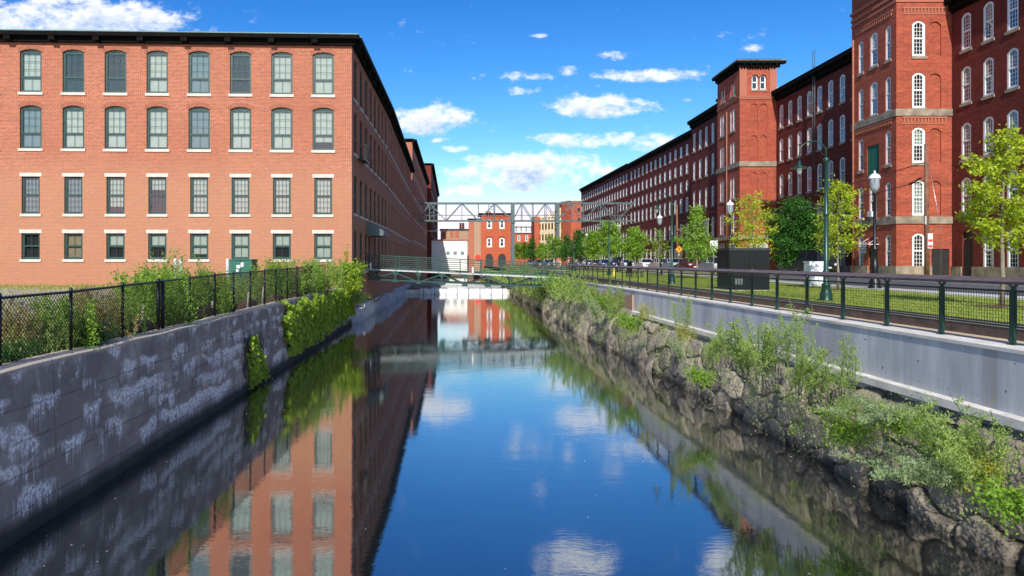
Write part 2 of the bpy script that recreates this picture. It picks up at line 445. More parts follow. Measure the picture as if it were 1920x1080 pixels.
def m_wall_left():
    t = NT('stained_old_concrete'); uv = t.tc.outputs['UV']
    s = t.n('ShaderNodeSeparateXYZ'); t.L.new(uv, s.inputs[0]); U, V = s.outputs[0], s.outputs[1]
    base = t.mix(t.ramp(t.noise(uv, 1.1, 7, .65), .3, .7), (.14, .10, .08), (.50, .41, .33))
    base = t.mix(t.ramp(t.noise(t.mul(uv, (.5, .18, 1)), 1, 4), .4, .65), base, (.23, .18, .15))
    fine = t.noise(uv, 22, 5, .7)
    base = t.mix(t.math('MULTIPLY', t.ramp(fine, .35, .6), .35), base, (.26, .25, .26))
    # white lime runs below the pour lines
    wv = t.noise(t.mul(uv, (.6, .6, 1)), 1.2, 4)
    vv = t.math('ADD', V, t.math('SUBTRACT', t.math('ADD', t.math('MULTIPLY', wv, .75), t.math('MULTIPLY', t.noise(uv, 5, 4, .7), .22)), .38))
    white = None
    for z0, ln, den in ((.80, .62, .44), (1.25, .50, .48), (1.75, .60, .47), (2.22, .52, .48), (2.62, .44, .53)):
        below = t.ramp(vv, z0 - ln, z0); cut = t.ramp(vv, z0 + .06, z0 - .02)
        st = t.noise(t.mul(uv, (7.5, .20, 1)), 1.6, 7, .75, .1)
        big = t.ramp(t.noise(t.mul(uv, (.33, .33, 1)), 1.0 + z0, 3), den - .07, den + .08)
        th = t.math('SUBTRACT', .95, t.math('MULTIPLY', below, .40))
        mk = t.math('MULTIPLY', t.math('SUBTRACT', t.math('ADD', st, t.math('MULTIPLY', big, .33)), th), 7.0, True)
        mk = t.math('MULTIPLY', t.math('MULTIPLY', mk, cut), big)
        white = mk if white is None else t.math('MAXIMUM', white, mk)
    vs = t.ramp(t.noise(t.mul(uv, (2.2, .16, 1)), 1.5, 7, .75), .56, .68)
    vs = t.math('MULTIPLY', vs, t.ramp(t.noise(uv, .55, 3), .45, .6))
    white = t.math('MAXIMUM', white, vs)
    brk = t.ramp(t.noise(uv, 14, 5, .7), .36, .58)
    c = t.mix(t.math('MULTIPLY', t.math('MULTIPLY', white, brk), .95), base, (.92, .89, .86))
    # pour lines and vertical joints
    ln = None
    for z0 in (.40, .95, 1.45, 1.95):
        d = t.math('ABSOLUTE', t.math('SUBTRACT', t.math('ADD', V, t.math('MULTIPLY', t.noise(uv, .7, 5), .12)), z0 + .06))
        k = t.ramp(d, .022, .004); ln = k if ln is None else t.math('MAXIMUM', ln, k)
    jt = t.math('ABSOLUTE', t.math('SUBTRACT', t.math('FRACT', t.math('ADD', t.math('DIVIDE', U, 5.2), t.math('MULTIPLY', t.noise(uv, 1.5, 4), .012))), .5))
    ln = t.math('MAXIMUM', ln, t.ramp(jt, .006, .002))
    ln = t.math('MULTIPLY', ln, t.ramp(t.noise(uv, 2.2, 3), .38, .5))
    c = t.mix(t.math('MULTIPLY', ln, .35), c, (.03, .027, .025))
    wet = t.ramp(t.math('ADD', V, t.math('MULTIPLY', t.noise(uv, 1.2, 4), .25)), .55, .32)
    c = t.mix(t.math('MULTIPLY', wet, .85), c, (.022, .024, .018))
    cap = t.ramp(t.math('ADD', V, t.math('MULTIPLY', t.noise(uv, 2.5, 6, .7), .22)), 2.60, 2.68)
    c = t.mix(cap, c, (.50, .42, .33))
    t.bump(t.math('SUBTRACT', fine, t.math('MULTIPLY', ln, 2)), .5, .015)
    return t.fin(c, .9, 0, .25)
M['wall_left'] = m_wall_left()

def m_wall_right():
    t = NT('board_marked_concrete'); uv = t.tc.outputs['UV']
    base = t.mix(t.ramp(t.noise(t.mul(uv, (1, .25, 1)), .9, 5), .35, .65), (.44, .44, .44), (.70, .70, .68))
    st = t.ramp(t.noise(t.mul(uv, (6, .35, 1)), 1.4, 4, .6), .42, .7)
    c = t.mix(t.math('MULTIPLY', st, .45), base, (.38, .37, .38))
    brown = t.ramp(t.noise(t.mul(uv, (1.3, .05, 1)), 1.4, 3), .60, .68)
    c = t.mix(t.math('MULTIPLY', brown, .6), c, (.30, .25, .21))
    bl = t.ramp(t.noise(t.mul(uv, (1, .5, 1)), 1.6, 6, .65), .45, .62)
    c = t.mix(t.math('MULTIPLY', bl, .45), c, (.36, .37, .42))
    holes = t.ramp(t.noise(uv, 11, 1, .3), .74, .77)
    c = t.mix(t.math('MULTIPLY', holes, .8), c, (.05, .05, .05))
    s = t.n('ShaderNodeSeparateXYZ'); t.L.new(uv, s.inputs[0])
    j = t.ramp(t.math('ABSOLUTE', t.math('SUBTRACT', t.math('FRACT', t.math('DIVIDE', s.outputs[0], 3.6)), .5)), .005, .0025)
    c = t.mix(t.math('MULTIPLY', j, .55), c, (.62, .62, .62))
    t.bump(t.noise(uv, 18, 5, .7), .2, .01)
    return t.fin(c, .85, 0, .3)
M['wall_right'] = m_wall_right()

def m_rock():
    t = NT('rubble_granite'); o = t.tc.outputs['Object']
    c = t.mix(t.ramp(t.noise(o, .9, 5), .35, .65), (.20, .17, .13), (.56, .48, .35))
    c = t.mix(t.math('MULTIPLY', t.ramp(t.noise(o, 3.5, 6, .7), .45, .7), .5), c, (.52, .47, .38))
    c = t.mix(t.math('MULTIPLY', t.ramp(t.noise(o, 1.7, 4), .56, .7), .5), c, (.17, .18, .05))
    sp = t.ramp(t.noise(o, 26, 4, .8), .4, .65)
    c = t.mix(t.math('MULTIPLY', sp, .5), c, (.06, .055, .055))
    s = t.n('ShaderNodeSeparateXYZ'); t.L.new(o, s.inputs[0])
    wet = t.ramp(t.math('ADD', s.outputs[2], t.math('MULTIPLY', t.noise(o, 2, 4), .3)), .42, .22)
    c = t.mix(t.math('MULTIPLY', wet, .85), c, (.018, .017, .012))
    v = t.n('ShaderNodeTexVoronoi'); v.inputs['Scale'].default_value = 7; t.L.new(o, v.inputs['Vector'])
    at = t.n('ShaderNodeAttribute'); at.attribute_name = 'stone'
    c = t.mix(t.math('MULTIPLY', at.outputs['Fac'], .55), c, t.mix(at.outputs['Fac'], (.13, .11, .09), (.66, .56, .41)))
    jn = t.n('ShaderNodeAttribute'); jn.attribute_name = 'joint'
    c = t.mix(t.math('MULTIPLY', jn.outputs['Fac'], .85), c, (.022, .019, .015))
    t.bump(t.math('ADD', t.noise(o, 14, 9, .8), t.math('MULTIPLY', v.outputs['Distance'], .25)), 1.0, .06)
    return t.fin(c, .9, 0, .3)
M['rock'] = m_rock()

def m_ground(name, c1, c2, c3, sc=1.0, bump=.4):
    t = NT(name); o = t.tc.outputs['Object']
    c = t.mix(t.ramp(t.noise(o, .35 * sc, 5), .38, .62), c1, c2)
    c = t.mix(t.math('MULTIPLY', t.ramp(t.noise(o, 3 * sc, 6, .7), .45, .65), .7), c, c3)
    t.bump(t.noise(o, 20 * sc, 5, .7), bump, .02)
    return t.fin(c, .95, 0, .15)
M['lawn'] = m_ground('lawn', (.22, .28, .045), (.33, .39, .075), (.26, .32, .06))
M['dirt'] = m_ground('rough_ground', (.17, .13, .08), (.14, .15, .05), (.28, .22, .15))
M['gravel'] = m_ground('gravel', (.33, .30, .27), (.40, .37, .33), (.24, .22, .2), 3)
M['asphalt'] = m_ground('asphalt', (.085, .085, .09), (.11, .11, .115), (.07, .07, .075), 1, .2)
M['pavement'] = m_ground('pavement', (.50, .48, .44), (.58, .55, .50), (.42, .4, .37), 2, .2)
M['sand'] = m_ground('sandy_path', (.50, .40, .28), (.58, .48, .35), (.42, .33, .23), 3, .3)
M['far_ground'] = m_ground('far_ground', (.10, .11, .07), (.13, .12, .09), (.09, .1, .06), .3)
M['added_ridge_green'] = m_ground('added_ridge_cover', (.03, .07, .03), (.05, .09, .04), (.02, .05, .02), .2)  # dark green for the unseen ridge added to tint window reflections
def m_foam():
    t = NT('falling_water'); o = t.tc.outputs['Object']
    f = t.ramp(t.noise(t.mul(o, (3, 3, .25)), 1.5, 5, .7), .35, .65)
    return t.fin(t.mix(f, (.30, .32, .31), (.85, .86, .84)), .4, 0, .4)
M['foam'] = m_foam()
# ------------------------------------------------------------------ windows
def outline(w, h, rise, inset=0.0, n=8):
    """closed outline (x, z), bottom-left, bottom-right, then the head right to left"""
    a = w / 2 - inset; p = [(-a, inset), (a, inset)]
    if rise <= 0: return p + [(a, h - inset), (-a, h - inset)]
    for k in range(n + 1):
        x = a * (1 - 2 * k / n)
        p.append((x, h - inset - rise * (abs(x / a) ** 2.2 if rise < w * .36 else 1 - math.sqrt(max(0, 1 - (x / a) ** 2)))))
    return p

WC = {}
def window_meshes(key, w, h, rise, cols_u, rows_u, cols_l, rows_l, frame, split=.5, border=.08, sill='stone_lintel',
                  lintel=False, arch=False, proud=.0, head=0.0, depth=.16):
    """a sash window in local space: x along the wall, y into the wall, z up; origin at the middle of the sill line"""
    if key in WC: return WC[key]
    fr = MB(); y0 = depth - .09; yb = depth + .02
    o = outline(w, h, rise); i = outline(w, h, rise, border)
    n = len(o)
    for k in range(n):
        a, b, c, d = o[k], o[(k + 1) % n], i[(k + 1) % n], i[k]
        fr.face([(a[0], y0, a[1]), (b[0], y0, b[1]), (c[0], y0, c[1]), (d[0], y0, d[1])])
        fr.face([(d[0], y0, d[1]), (c[0], y0, c[1]), (c[0], yb, c[1]), (d[0], yb, d[1])])
    zt = h - border - head; iw = w - 2 * border
    if head: fr.box(-iw / 2, iw / 2, y0 + .012, y0 + .05, zt, h - rise * .75 - border * .3)
    zm = border + (zt - border) * split
    fr.box(-iw / 2, iw / 2, y0 + .005, y0 + .07, zm - .035, zm + .035)            # meeting rail
    sb = .045                                                               # sash stiles
    for (z0, z1, yy) in ((border, zm - .035, .035), (zm + .035, h - border - (rise * .8 if not head else head), .012)):
        fr.box(-iw / 2, -iw / 2 + sb, y0 + yy, y0 + yy + .03, z0, z1); fr.box(iw / 2 - sb, iw / 2, y0 + yy, y0 + yy + .03, z0, z1)
        fr.box(-iw / 2 + sb, iw / 2 - sb, y0 + yy, y0 + yy + .03, z0, z0 + sb)
    mw = .012 if frame == 'green_frame' else .014
    for (z0, z1, nc, nr, yy) in ((border, zm, cols_l, rows_l, .045), (zm, h - border - head - (0 if head else rise * .35), cols_u, rows_u, .022)):
        for k in range(1, nc):
            x = -iw / 2 + iw * k / nc; zz = z1 if not rise or head else z1 + rise * .3
            fr.box(x - mw, x + mw, y0 + yy, y0 + yy + .016, z0, min(zz, z1 + .2))
        for k in range(1, nr):
            z = z0 + (z1 - z0) * k / nr
            fr.box(-iw / 2, iw / 2, y0 + yy + .002, y0 + yy + .014, z - mw, z + mw)
    r = {'frame': fr.mesh('frame', M[frame])}
    g = MB(); gi = outline(w, h, rise, border * .8)
    g.face([(x, y0 + .05, z) for x, z in gi]); r['pane'] = g.mesh('pane', M['glass'])
    g1 = MB(); g1.face([(x, y0 + .05, z) for x, z in gi])
    r['pane_dark'] = g1.mesh('pane', M['pane_dark']); r['pane_light'] = g1.mesh('pane', M['pane_light'])
    def blind(mat, frac, gap=.0):
        b = MB(); zc = h * (1 - frac)
        hi = [(x, max(z, zc)) for x, z in gi]
        b.face([(x, y0 + .16, z) for x, z in gi], 1)
        if frac > 0: b.face([(x, y0 + .14, z) for x, z in hi], 0)
        return b.mesh('blind', [M[mat], M['dark']])
    for nm, mt, fc in (('b_full', 'blind_pale', .97), ('b_grey', 'blind_grey', .97), ('b_half', 'blind_pale', .55), ('b_most', 'blind_pale', .80),
                       ('b_none', 'dark', 0), ('b_tan', 'blind_tan', .97), ('b_third', 'blind_pale', .35)):
        r[nm] = blind(mt, fc)
    if sill:
        s = MB().box(-w / 2 - .10, w / 2 + .10, -.07, y0, -.19, -.002); r['sill'] = s.mesh('sill', M[sill])
    if lintel:
        s = MB().box(-w / 2 - .13, w / 2 + .13, -.03, y0, h + .002, h + .25); r['lintel'] = s.mesh('lintel', M['stone_lintel'])
    if arch:
        s = MB(); nn = 14; a = w / 2 + .12
        for k in range(nn):
            x0 = a * (-1 + 2 * k / nn) + .006; x1 = a * (-1 + 2 * (k + 1) / nn) - .006
            def zz(x): return h - rise * min(1.1, abs(x / (w / 2)) ** 2.2)
            p = [(x0, zz(x0) + .015), (x1, zz(x1) + .015), (x1 * 1.03, zz(x1) + .30), (x0 * 1.03, zz(x0) + .30)]
            s.face([(x, -.014, z) for x, z in p])
            for q in range(4):
                u, v = p[q], p[(q + 1) % 4]
                s.face([(u[0], 0.01, u[1]), (v[0], 0.01, v[1]), (v[0], -.014, v[1]), (u[0], -.014, u[1])])
        r['arch'] = s.mesh('arch', M['brick_arch'])
    WC[key] = r; return r

FLAT = {}
def flat_window_mesh(key, pane='pane_dark', sill=True):
    """frame, pane and sill of a far window in one mesh"""
    k2 = (key, pane, sill)
    if k2 in FLAT: return FLAT[k2]
    r = WC[key]; me = bpy.data.meshes.new('window'); import bmesh
    bm = bmesh.new()
    parts = [(r['frame'], 0), (r[pane], 1)] + ([(r['sill'], 2)] if 'sill' in r and sill else []) + ([(r['lintel'], 2)] if 'lintel' in r else [])
    mats = [r['frame'].materials[0], r[pane].materials[0], M['stone_lintel']]
    if 'sill' in r: mats[2] = r['sill'].materials[0]
    for p, mi in parts:
        a = len(bm.faces); bm.from_mesh(p); bm.faces.ensure_lookup_table()
        for f in bm.faces[a:]: f.material_index = mi
    bm.to_mesh(me); bm.free()
    for k in mats: me.materials.append(k)
    FLAT[k2] = me; return me

def put_window(parent, key, pos, rz, blind='b_full', full=True, name='window', sill=True, pane='pane_dark'):
    loc = Vector(pos) - Vector(parent.location)
    r = WC[key]
    if not full:
        return link(name, flat_window_mesh(key, pane, sill), parent, loc, rz)
    f = link(name, r['frame'], parent, loc, rz)
    link('pane', r['pane'], f)
    link('blind', r[blind], f)
    if 'sill' in r and sill: link('sill', r['sill'], f)
    for k in ('lintel', 'arch'):
        if k in r: link(k, r[k], f)
    return f

def face_wall(mb, P0, P1, z0, z1, ops, m=0, depth=.16, jamb=None, u0=0.0):
    """brick face with real openings; ops: (u centre, z bottom, w, h, rise)"""
    P0 = Vector((P0[0], P0[1], 0)); P1 = Vector((P1[0], P1[1], 0)); L = (P1 - P0).length
    u = (P1 - P0) / L; nin = Vector((-u.y, u.x, 0))
    def pt(a, z, y=0): return P0 + u * a + nin * y + Vector((0, 0, z))
    us = sorted({0, L} | {round(v, 4) for o in ops for v in (o[0] - o[2] / 2, o[0] + o[2] / 2)})
    zs = sorted({z0, z1} | {round(v, 4) for o in ops for v in (o[1], o[1] + o[3])})
    us = [v for v in us if -1e-6 <= v <= L + 1e-6]
    def inside(a, z):
        for o in ops:
            if abs(a - o[0]) < o[2] / 2 - 1e-4 and o[1] + 1e-4 < z < o[1] + o[3] - 1e-4: return True
        return False
    for j in range(len(zs) - 1):
        za, zb = zs[j], zs[j + 1]; run = None
        for i in range(len(us) - 1):
            hole = inside((us[i] + us[i + 1]) / 2, (za + zb) / 2)
            if not hole and run is None: run = us[i]
            if (hole or i == len(us) - 2) and run is not None:
                e = us[i] if hole else us[i + 1]
                if e > run + 1e-6:
                    mb.face([pt(run, za), pt(e, za), pt(e, zb), pt(run, zb)], m, [(run + u0, za), (e + u0, za), (e + u0, zb), (run + u0, zb)])
                run = None
    for (c, zb, w, h, rise) in ops:
        ol = outline(w, h, rise); n = len(ol)
        for k in range(n):
            a, b = ol[k], ol[(k + 1) % n]
            mb.face([pt(c + b[0], zb + b[1]), pt(c + a[0], zb + a[1]), pt(c + a[0], zb + a[1], depth), pt(c + b[0], zb + b[1], depth)], m,
                    [(c + b[0], zb + b[1]), (c + a[0], zb + a[1]), (c + a[0] + depth, zb + a[1]), (c + b[0] + depth, zb + b[1])])
        if rise > 0:                                   # spandrels between the arch and its box
            for k in range(2, n - 1):
                a, b = ol[k], ol[k + 1]
                q = [(c + b[0], zb + b[1]), (c + a[0], zb + a[1]), (c + a[0], zb + h), (c + b[0], zb + h)]
                if abs(q[1][1] - q[2][1]) < 1e-5 and abs(q[0][1] - q[3][1]) < 1e-5: continue
                mb.face([pt(x, z) for x, z in q], m, [(x + u0, z) for x, z in q])

def cornice(mb, P0, P1, z, out, h, step, bw=.25, bh=.35, m=0, m2=0, dent=True, ext0=0.0, ext1=0.0, off=0.0):
    P0 = Vector((P0[0], P0[1], 0)); P1 = Vector((P1[0], P1[1], 0)); L = (P1 - P0).length
    u = (P1 - P0) / L; no = Vector((u.y, -u.x, 0)); up = Vector((0, 0, 1))
    def bx(a0, a1, o0, o1, z0, z1, mm):
        mb.obox(P0 + u * (a0 + a1) / 2 + no * (o0 + o1) / 2 + up * (z0 + z1) / 2, u * (a1 - a0) / 2, no * (o1 - o0) / 2, up * (z1 - z0) / 2, mm)
    bx(-ext0, L + ext1, -.1, out, z - h * .42, z, m); bx(-ext0, L + ext1, -.08, out * 1.06, z + .002, z + .07, m2)
    bx(-ext0 * .4, L + ext1 * .4, -.05, out * .42, z - h, z - h * .42 - .002, m)
    if step:
        k = off if off else step / 2
        while k < L:
            bx(k - bw / 2, k + bw / 2, out * .43, out * .92, z - h * .42 - bh, z - h * .42 - .003, m); k += step
    if dent:
        k = .1
        while k < L - .1:
            bx(k, k + .14, -.02, out * .2, z - h - .22, z - h - .003, m2 if False else m); k += .3
    return mb

def wall_angle(P0, P1): return math.atan2(P1[1] - P0[1], P1[0] - P0[0])
def on_wall(P0, P1, a, z, y=0):
    P0 = Vector((P0[0], P0[1], 0)); P1 = Vector((P1[0], P1[1], 0)); u = (P1 - P0).normalized()
    return P0 + u * a + Vector((-u.y, u.x, 0)) * y + Vector((0, 0, z))

def roof_cap(mb, poly, z, th=.25, m=0):
    n = len(poly)
    mb.face([(x, y, z) for x, y in poly], m)
    mb.face([(x, y, z - th) for x, y in poly][::-1], m)
    for k in range(n):
        a, b = poly[k], poly[(k + 1) % n]
        mb.face([(a[0], a[1], z - th), (b[0], b[1], z - th), (b[0], b[1], z), (a[0], a[1], z)], m)

def grow(poly, d):
    cx = sum(p[0] for p in poly) / len(poly); cy = sum(p[1] for p in poly) / len(poly); o = []
    n = len(poly)
    for k in range(n):
        p, a, b = Vector((*poly[k], 0)), Vector((*poly[k - 1], 0)), Vector((*poly[(k + 1) % n], 0))
        u, v = (p - a).normalized(), (b - p).normalized()
        n1, n2 = Vector((u.y, -u.x, 0)), Vector((v.y, -v.x, 0)); s = (n1 + n2)
        s = s / max(.2, s.dot(n1)); q = p + s * d; o.append((q.x, q.y))
    return o

rnd = random.Random(7)

# ------------------------------------------------------------------ window kinds
window_meshes('tall_green', 1.46, 2.95, .20, 3, 3, 2, 1, 'green_frame', split=.36, border=.11, arch=True, head=.17, depth=.20)
window_meshes('mid_green', 1.22, 2.55, 0, 4, 3, 4, 3, 'green_frame', split=.5, border=.11, lintel=True, depth=.20)
window_meshes('low_green', 1.24, 1.78, 0, 2, 1, 2, 1, 'green_frame', split=.5, border=.11, lintel=True, depth=.20)
window_meshes('white_tall', .92, 2.50, .24, 3, 4, 3, 4, 'white_frame', split=.5, border=.13, sill='stone_band', depth=.13)
window_meshes('white_slim', .62, 2.45, .20, 2, 4, 2, 4, 'white_frame', split=.5, border=.10, sill='stone_band', depth=.13)
window_meshes('white_low', .92, 2.50, .24, 3, 4, 3, 4, 'white_frame', split=.5, border=.13, sill='stone_band', depth=.13)
window_meshes('white_belfry', .66, 1.55, .30, 1, 1, 1, 1, 'white_frame', split=.5, border=.08, sill='stone_band', depth=.2)
window_meshes('white_small', .95, 1.65, .22, 2, 2, 2, 2, 'white_frame', split=.5, border=.15, sill='stone_band', depth=.1)
window_meshes('white_big', 1.05, 2.2, .22, 2, 3, 2, 3, 'white_frame', split=.5, border=.16, sill='stone_band', depth=.1)
window_meshes('dark_tall', 1.2, 2.6, .2, 2, 2, 2, 2, 'green_frame', split=.5, border=.1, sill='stone_lintel', depth=.2)
window_meshes('pump_window', 1.7, 2.5, .3, 2, 1, 2, 1, 'white_frame', split=.5, border=.22, sill='stone_band', depth=.25)

# ------------------------------------------------------------------ left mill
LM = [(-50, 45.95), (-7.8, 47.5), (-7.8, 70), (-8.9, 115), (-34, 115), (-50, 60)]
LM_TOP = 19.35
def left_mill():
    t = thing('brick_mill', 'long salmon brick mill with green sash windows on the left bank of the canal', 'mill building', (-28.0, 80.0, 2.6))
    P0, P1 = LM[0], LM[1]
    u = Vector((P1[0] - P0[0], P1[1] - P0[1])).normalized()
    us = []
    for px in (-101, -22, 57.5, 137.5, 216.5, 295, 373.5, 451, 528.5, 606):
        k = (px - 870) / F                 # ray x = k*y ; wall point P0 + u*a
        a = (P0[0] - k * P0[1]) / (k * u.y - u.x); us.append(a)
    rows = [('tall_green', 15.85, 2.95, 1.46, .20), ('tall_green', 12.00, 2.95, 1.46, .20), ('mid_green', 7.53, 2.55, 1.22, 0), ('low_green', 4.42, 1.78, 1.24, 0)]
    mb = MB(); ops = [(a, z, w, h, r) for (_, z, h, w, r) in rows for a in us]
    face_wall(mb, P0, P1, 2.3, LM_TOP, ops, 0, .20)
    # side
    side = []; ulen = 0
    for (A, B) in ((LM[1], LM[2]), (LM[2], LM[3])):
        L = math.dist(A, B); n = int((L - 1.2) // 2.7) + 1
        cs = [1.7 + 2.7 * k for k in range(n) if 1.7 + 2.7 * k < L - .9]
        so = [(a, z, 1.5, h if h < 2.9 else 2.95, r) for (_, z, h, w, r) in [('', 15.85, 2.95, 0, .2), ('', 12.0, 2.95, 0, .2), ('', 7.7, 2.75, 0, .15), ('', 3.6, 2.9, 0, .2)] for a in cs]
        if A == LM[1]: so = [o for o in so if not (abs(o[0] - 8.9) < 1.7 and o[1] < 5)] + [(8.9, 3.7, 1.6, 2.6, 0)]
        face_wall(mb, A, B, .9, LM_TOP, so, 0, .2)
        side.append((A, B, so))
    for A, B in ((LM[3], LM[4]), (LM[4], LM[5]), (LM[5], LM[0])): face_wall(mb, A, B, 2.3, LM_TOP, [])
    mb.build('wall', [M['brick_left']], t)
    c = MB()
    cornice(c, P0, P1, 19.85, .62, .60, 2.95, .42, .30, 0, 1, off=(us[0] + us[1]) / 2, ext1=.55, dent=False)
    cornice(c, LM[1], LM[2], 19.85, .62, .60, 2.9, .42, .30, 0, 1, dent=False, ext0=.0, off=.4)
    cornice(c, LM[2], LM[3], 19.85, .62, .60, 2.9, .42, .30, 0, 1, dent=False)
    c.build('cornice', [M['cornice'], M['green_trim']], t)
    r = MB(); roof_cap(r, grow(LM, .3), 19.99, .13); r.build('roof', M['roof'], t)
    # stone plinth along the water
    st = MB(); rr = random.Random(3)
    for (A, B) in ((LM[1], LM[2]), (LM[2], LM[3])):
        L = math.dist(A, B); a = 0
        while a < L - .2:
            w = min(rr.uniform(1.1, 1.9), L - a); top = .92 + rr.choice((0, 0, .04, .22))
            q = on_wall(A, B, a + w / 2, top / 2 - .3, -.22)
            an = wall_angle(A, B); uu = Vector((math.cos(an), math.sin(an), 0)); nn = Vector((-uu.y, uu.x, 0))
            st.obox(q, uu * (w / 2 - .012), nn * (.27 + rr.uniform(-.03, .04)), Vector((0, 0, top / 2 + .3))); a += w
    st.build('plinth', M['stone_blue'], t)
    ang = wall_angle(P0, P1)
    b1 = ['b_half', 'b_full', 'b_full', 'b_none', 'b_none', 'b_full', 'b_grey', 'b_none', 'b_full', 'b_full']
    b2 = ['b_full', 'b_grey', 'b_grey', 'b_full', 'b_full', 'b_full', 'b_grey', 'b_full', 'b_full', 'b_most']
    b3 = ['b_full', 'b_full', 'b_grey', 'b_grey', 'b_most', 'b_third', 'b_full', 'b_full', 'b_full', 'b_full']
    b4 = ['b_none', 'b_none', 'b_none', 'b_tan', 'b_half', 'b_half', 'b_most', 'b_full', 'b_half', 'b_full']
    for (key, z, h, w, rise), bl in zip(rows, (b1, b2, b3, b4)):
        for a, b in zip(us, bl): put_window(t, key, on_wall(P0, P1, a, z), ang, b)
    window_meshes('side_tall', 1.5, 2.95, .2, 3, 3, 2, 1, 'green_frame', split=.36, border=.09, depth=.2)
    window_meshes('side_mid', 1.5, 2.75, .15, 4, 3, 4, 3, 'green_frame', split=.5, border=.09, depth=.2)
    window_meshes('side_low', 1.5, 2.9, .2, 2, 2, 2, 2, 'green_frame', split=.5, border=.09, depth=.2)
    cnt = 0; rest = []
    for A, B, so in side:
        an = wall_angle(A, B)
        for (a, z, w, h, rise) in sorted(so, key=lambda o: o[0]):
            if w > 1.55: continue
            key = 'side_tall' if z > 11 else ('side_mid' if z > 7 else 'side_low')
            if cnt < 56: put_window(t, key, on_wall(A, B, a, z), an, full=False)
            else: rest.append((key, on_wall(A, B, a, z), an))
            cnt += 1
    merge_windows(t, rest)
    # door to the footbridge under a metal hood
    d = MB().box(-.78, .78, .12, .2, 0, 2.58)
    for x in (-.4, .4): d.box(x - .3, x + .3, .10, .12, .15, 2.4)
    dd = link('door', d.mesh('door', M['door_dark']), t, on_wall(LM[1], LM[2], 8.9, 3.7) - t.location, R(90))
    hmb = MB()
    h0 = on_wall(LM[1], LM[2], 8.9, 0)
    x0, yc = h0.x, h0.y
    pr = [(x0 + .01, 7.45), (x0 + 1.35, 6.75), (x0 + 1.35, 6.35), (x0 + .01, 6.35)]
    hmb.face([(a, yc - 1.7, z) for a, z in pr][::-1]); hmb.face([(a, yc + 1.7, z) for a, z in pr])
    for k in range(4):
        a, b = pr[k], pr[(k + 1) % 4]
        hmb.face([(a[0], yc - 1.7, a[1]), (b[0], yc - 1.7, b[1]), (b[0], yc + 1.7, b[1]), (a[0], yc + 1.7, a[1])])
    hmb.build('door_hood', M['steel'], t)
    # ironwork balcony beside the corner
    f = MB(); bx = LM[1][0]
    f.box(bx + .02, bx + .55, 50.2, 52.2, 11.75, 11.83)
    for y in (50.2, 50.7, 51.2, 51.7, 52.2): f.bar((bx + .53, y, 11.8), (bx + .53, y, 12.9), .04)
    f.bar((bx + .53, 50.2, 12.9), (bx + .53, 52.2, 12.9), .05)
    f.build('fire_balcony', M['black_metal'], t)
    return t

def merge_windows(parent, lst, name='window_row'):
    if not lst: return
    import bmesh
    bm = bmesh.new(); mats = []
    for key, pos, rz in lst:
        me = flat_window_mesh(key)
        a = len(bm.verts); fa = len(bm.faces)
        bm.from_mesh(me); bm.verts.ensure_lookup_table(); bm.faces.ensure_lookup_table()
        mt = Matrix.Translation(Vector(pos) - parent.location) @ Matrix.Rotation(rz, 4, 'Z')
        for v in bm.verts[a:]: v.co = mt @ v.co
        idx = []
        for k in me.materials:
            if k not in mats: mats.append(k)
            idx.append(mats.index(k))
        for f in bm.faces[fa:]: f.material_index = idx[f.material_index]
    me = bpy.data.meshes.new(name); bm.to_mesh(me); bm.free()
    for k in mats: me.materials.append(k)
    o = link(name, me, parent); o['kind'] = 'stuff'

left_mill()

def simple_mill(label, poly, top, canal_edges, cat='mill building', brickm='brick_left', org=None, name='brick_mill', key='side_tall', quota=100):
    cx = sum(p[0] for p in poly) / len(poly); cy = sum(p[1] for p in poly) / len(poly)
    t = thing(name, label, cat, (cx, cy, 2.9))
    mb = MB(); lst = []
    for k in range(len(poly)):
        A, B = poly[k], poly[(k + 1) % len(poly)]; ops = []
        if k in canal_edges:
            L = math.dist(A, B); n = int((L - 2) // 3)
            z = 4.2
            while z < top - 3.4:
                for q in range(n): ops.append((2 + 3.0 * q, z, 1.5, 2.95, .2))
                z += 3.9
            for o in ops: lst.append(('side_tall', on_wall(A, B, o[0], o[1]), wall_angle(A, B)))
        face_wall(mb, A, B, .5, top, ops)
    mb.build('wall', M[brickm], t)
    lst.sort(key=lambda q: math.hypot(q[1].x, q[1].y))
    for q in lst[:quota]: put_window(t, q[0], q[1], q[2], full=False)
    merge_windows(t, lst[quota:])
    c = MB()
    for k in canal_edges: cornice(c, poly[k], poly[(k + 1) % len(poly)], top + .5, .7, .9, 3.0, .4, .4, 0, 1, dent=False)
    c.build('cornice', [M['cornice'], M['green_trim']], t)
    r = MB(); roof_cap(r, grow(poly, .2), top + .62, .12); r.build('roof', M['roof'], t)
    return t
simple_mill('taller brick mill just beyond the salmon mill, its bare end wall catching the sun', [(-34, 117.5), (-8.9, 117.5), (-9.8, 181), (-34, 181)], 24.9, [1])
simple_mill('farthest and tallest dark mill on the left bank behind the overhead truss', [(-34, 183), (-8.8, 183), (-10.3, 268), (-34, 268)], 30.2, [1], brickm='brick_mill', quota=60)

# ------------------------------------------------------------------ right-hand mills
ROWZ = [14.6 + 4.2 - .05 - 0.0, 10.9 + 4.2, 7.05 + 4.2, 3.3 + 4.2, -.45 + 4.2]   # sill heights
ROWZ = [18.75, 15.1, 11.25, 7.5, 3.75]
def back_for(r):
    return r.choice(['b_none', 'b_none', 'b_half', 'b_grey', 'b_third', 'b_none', 'b_tan', 'b_half'])

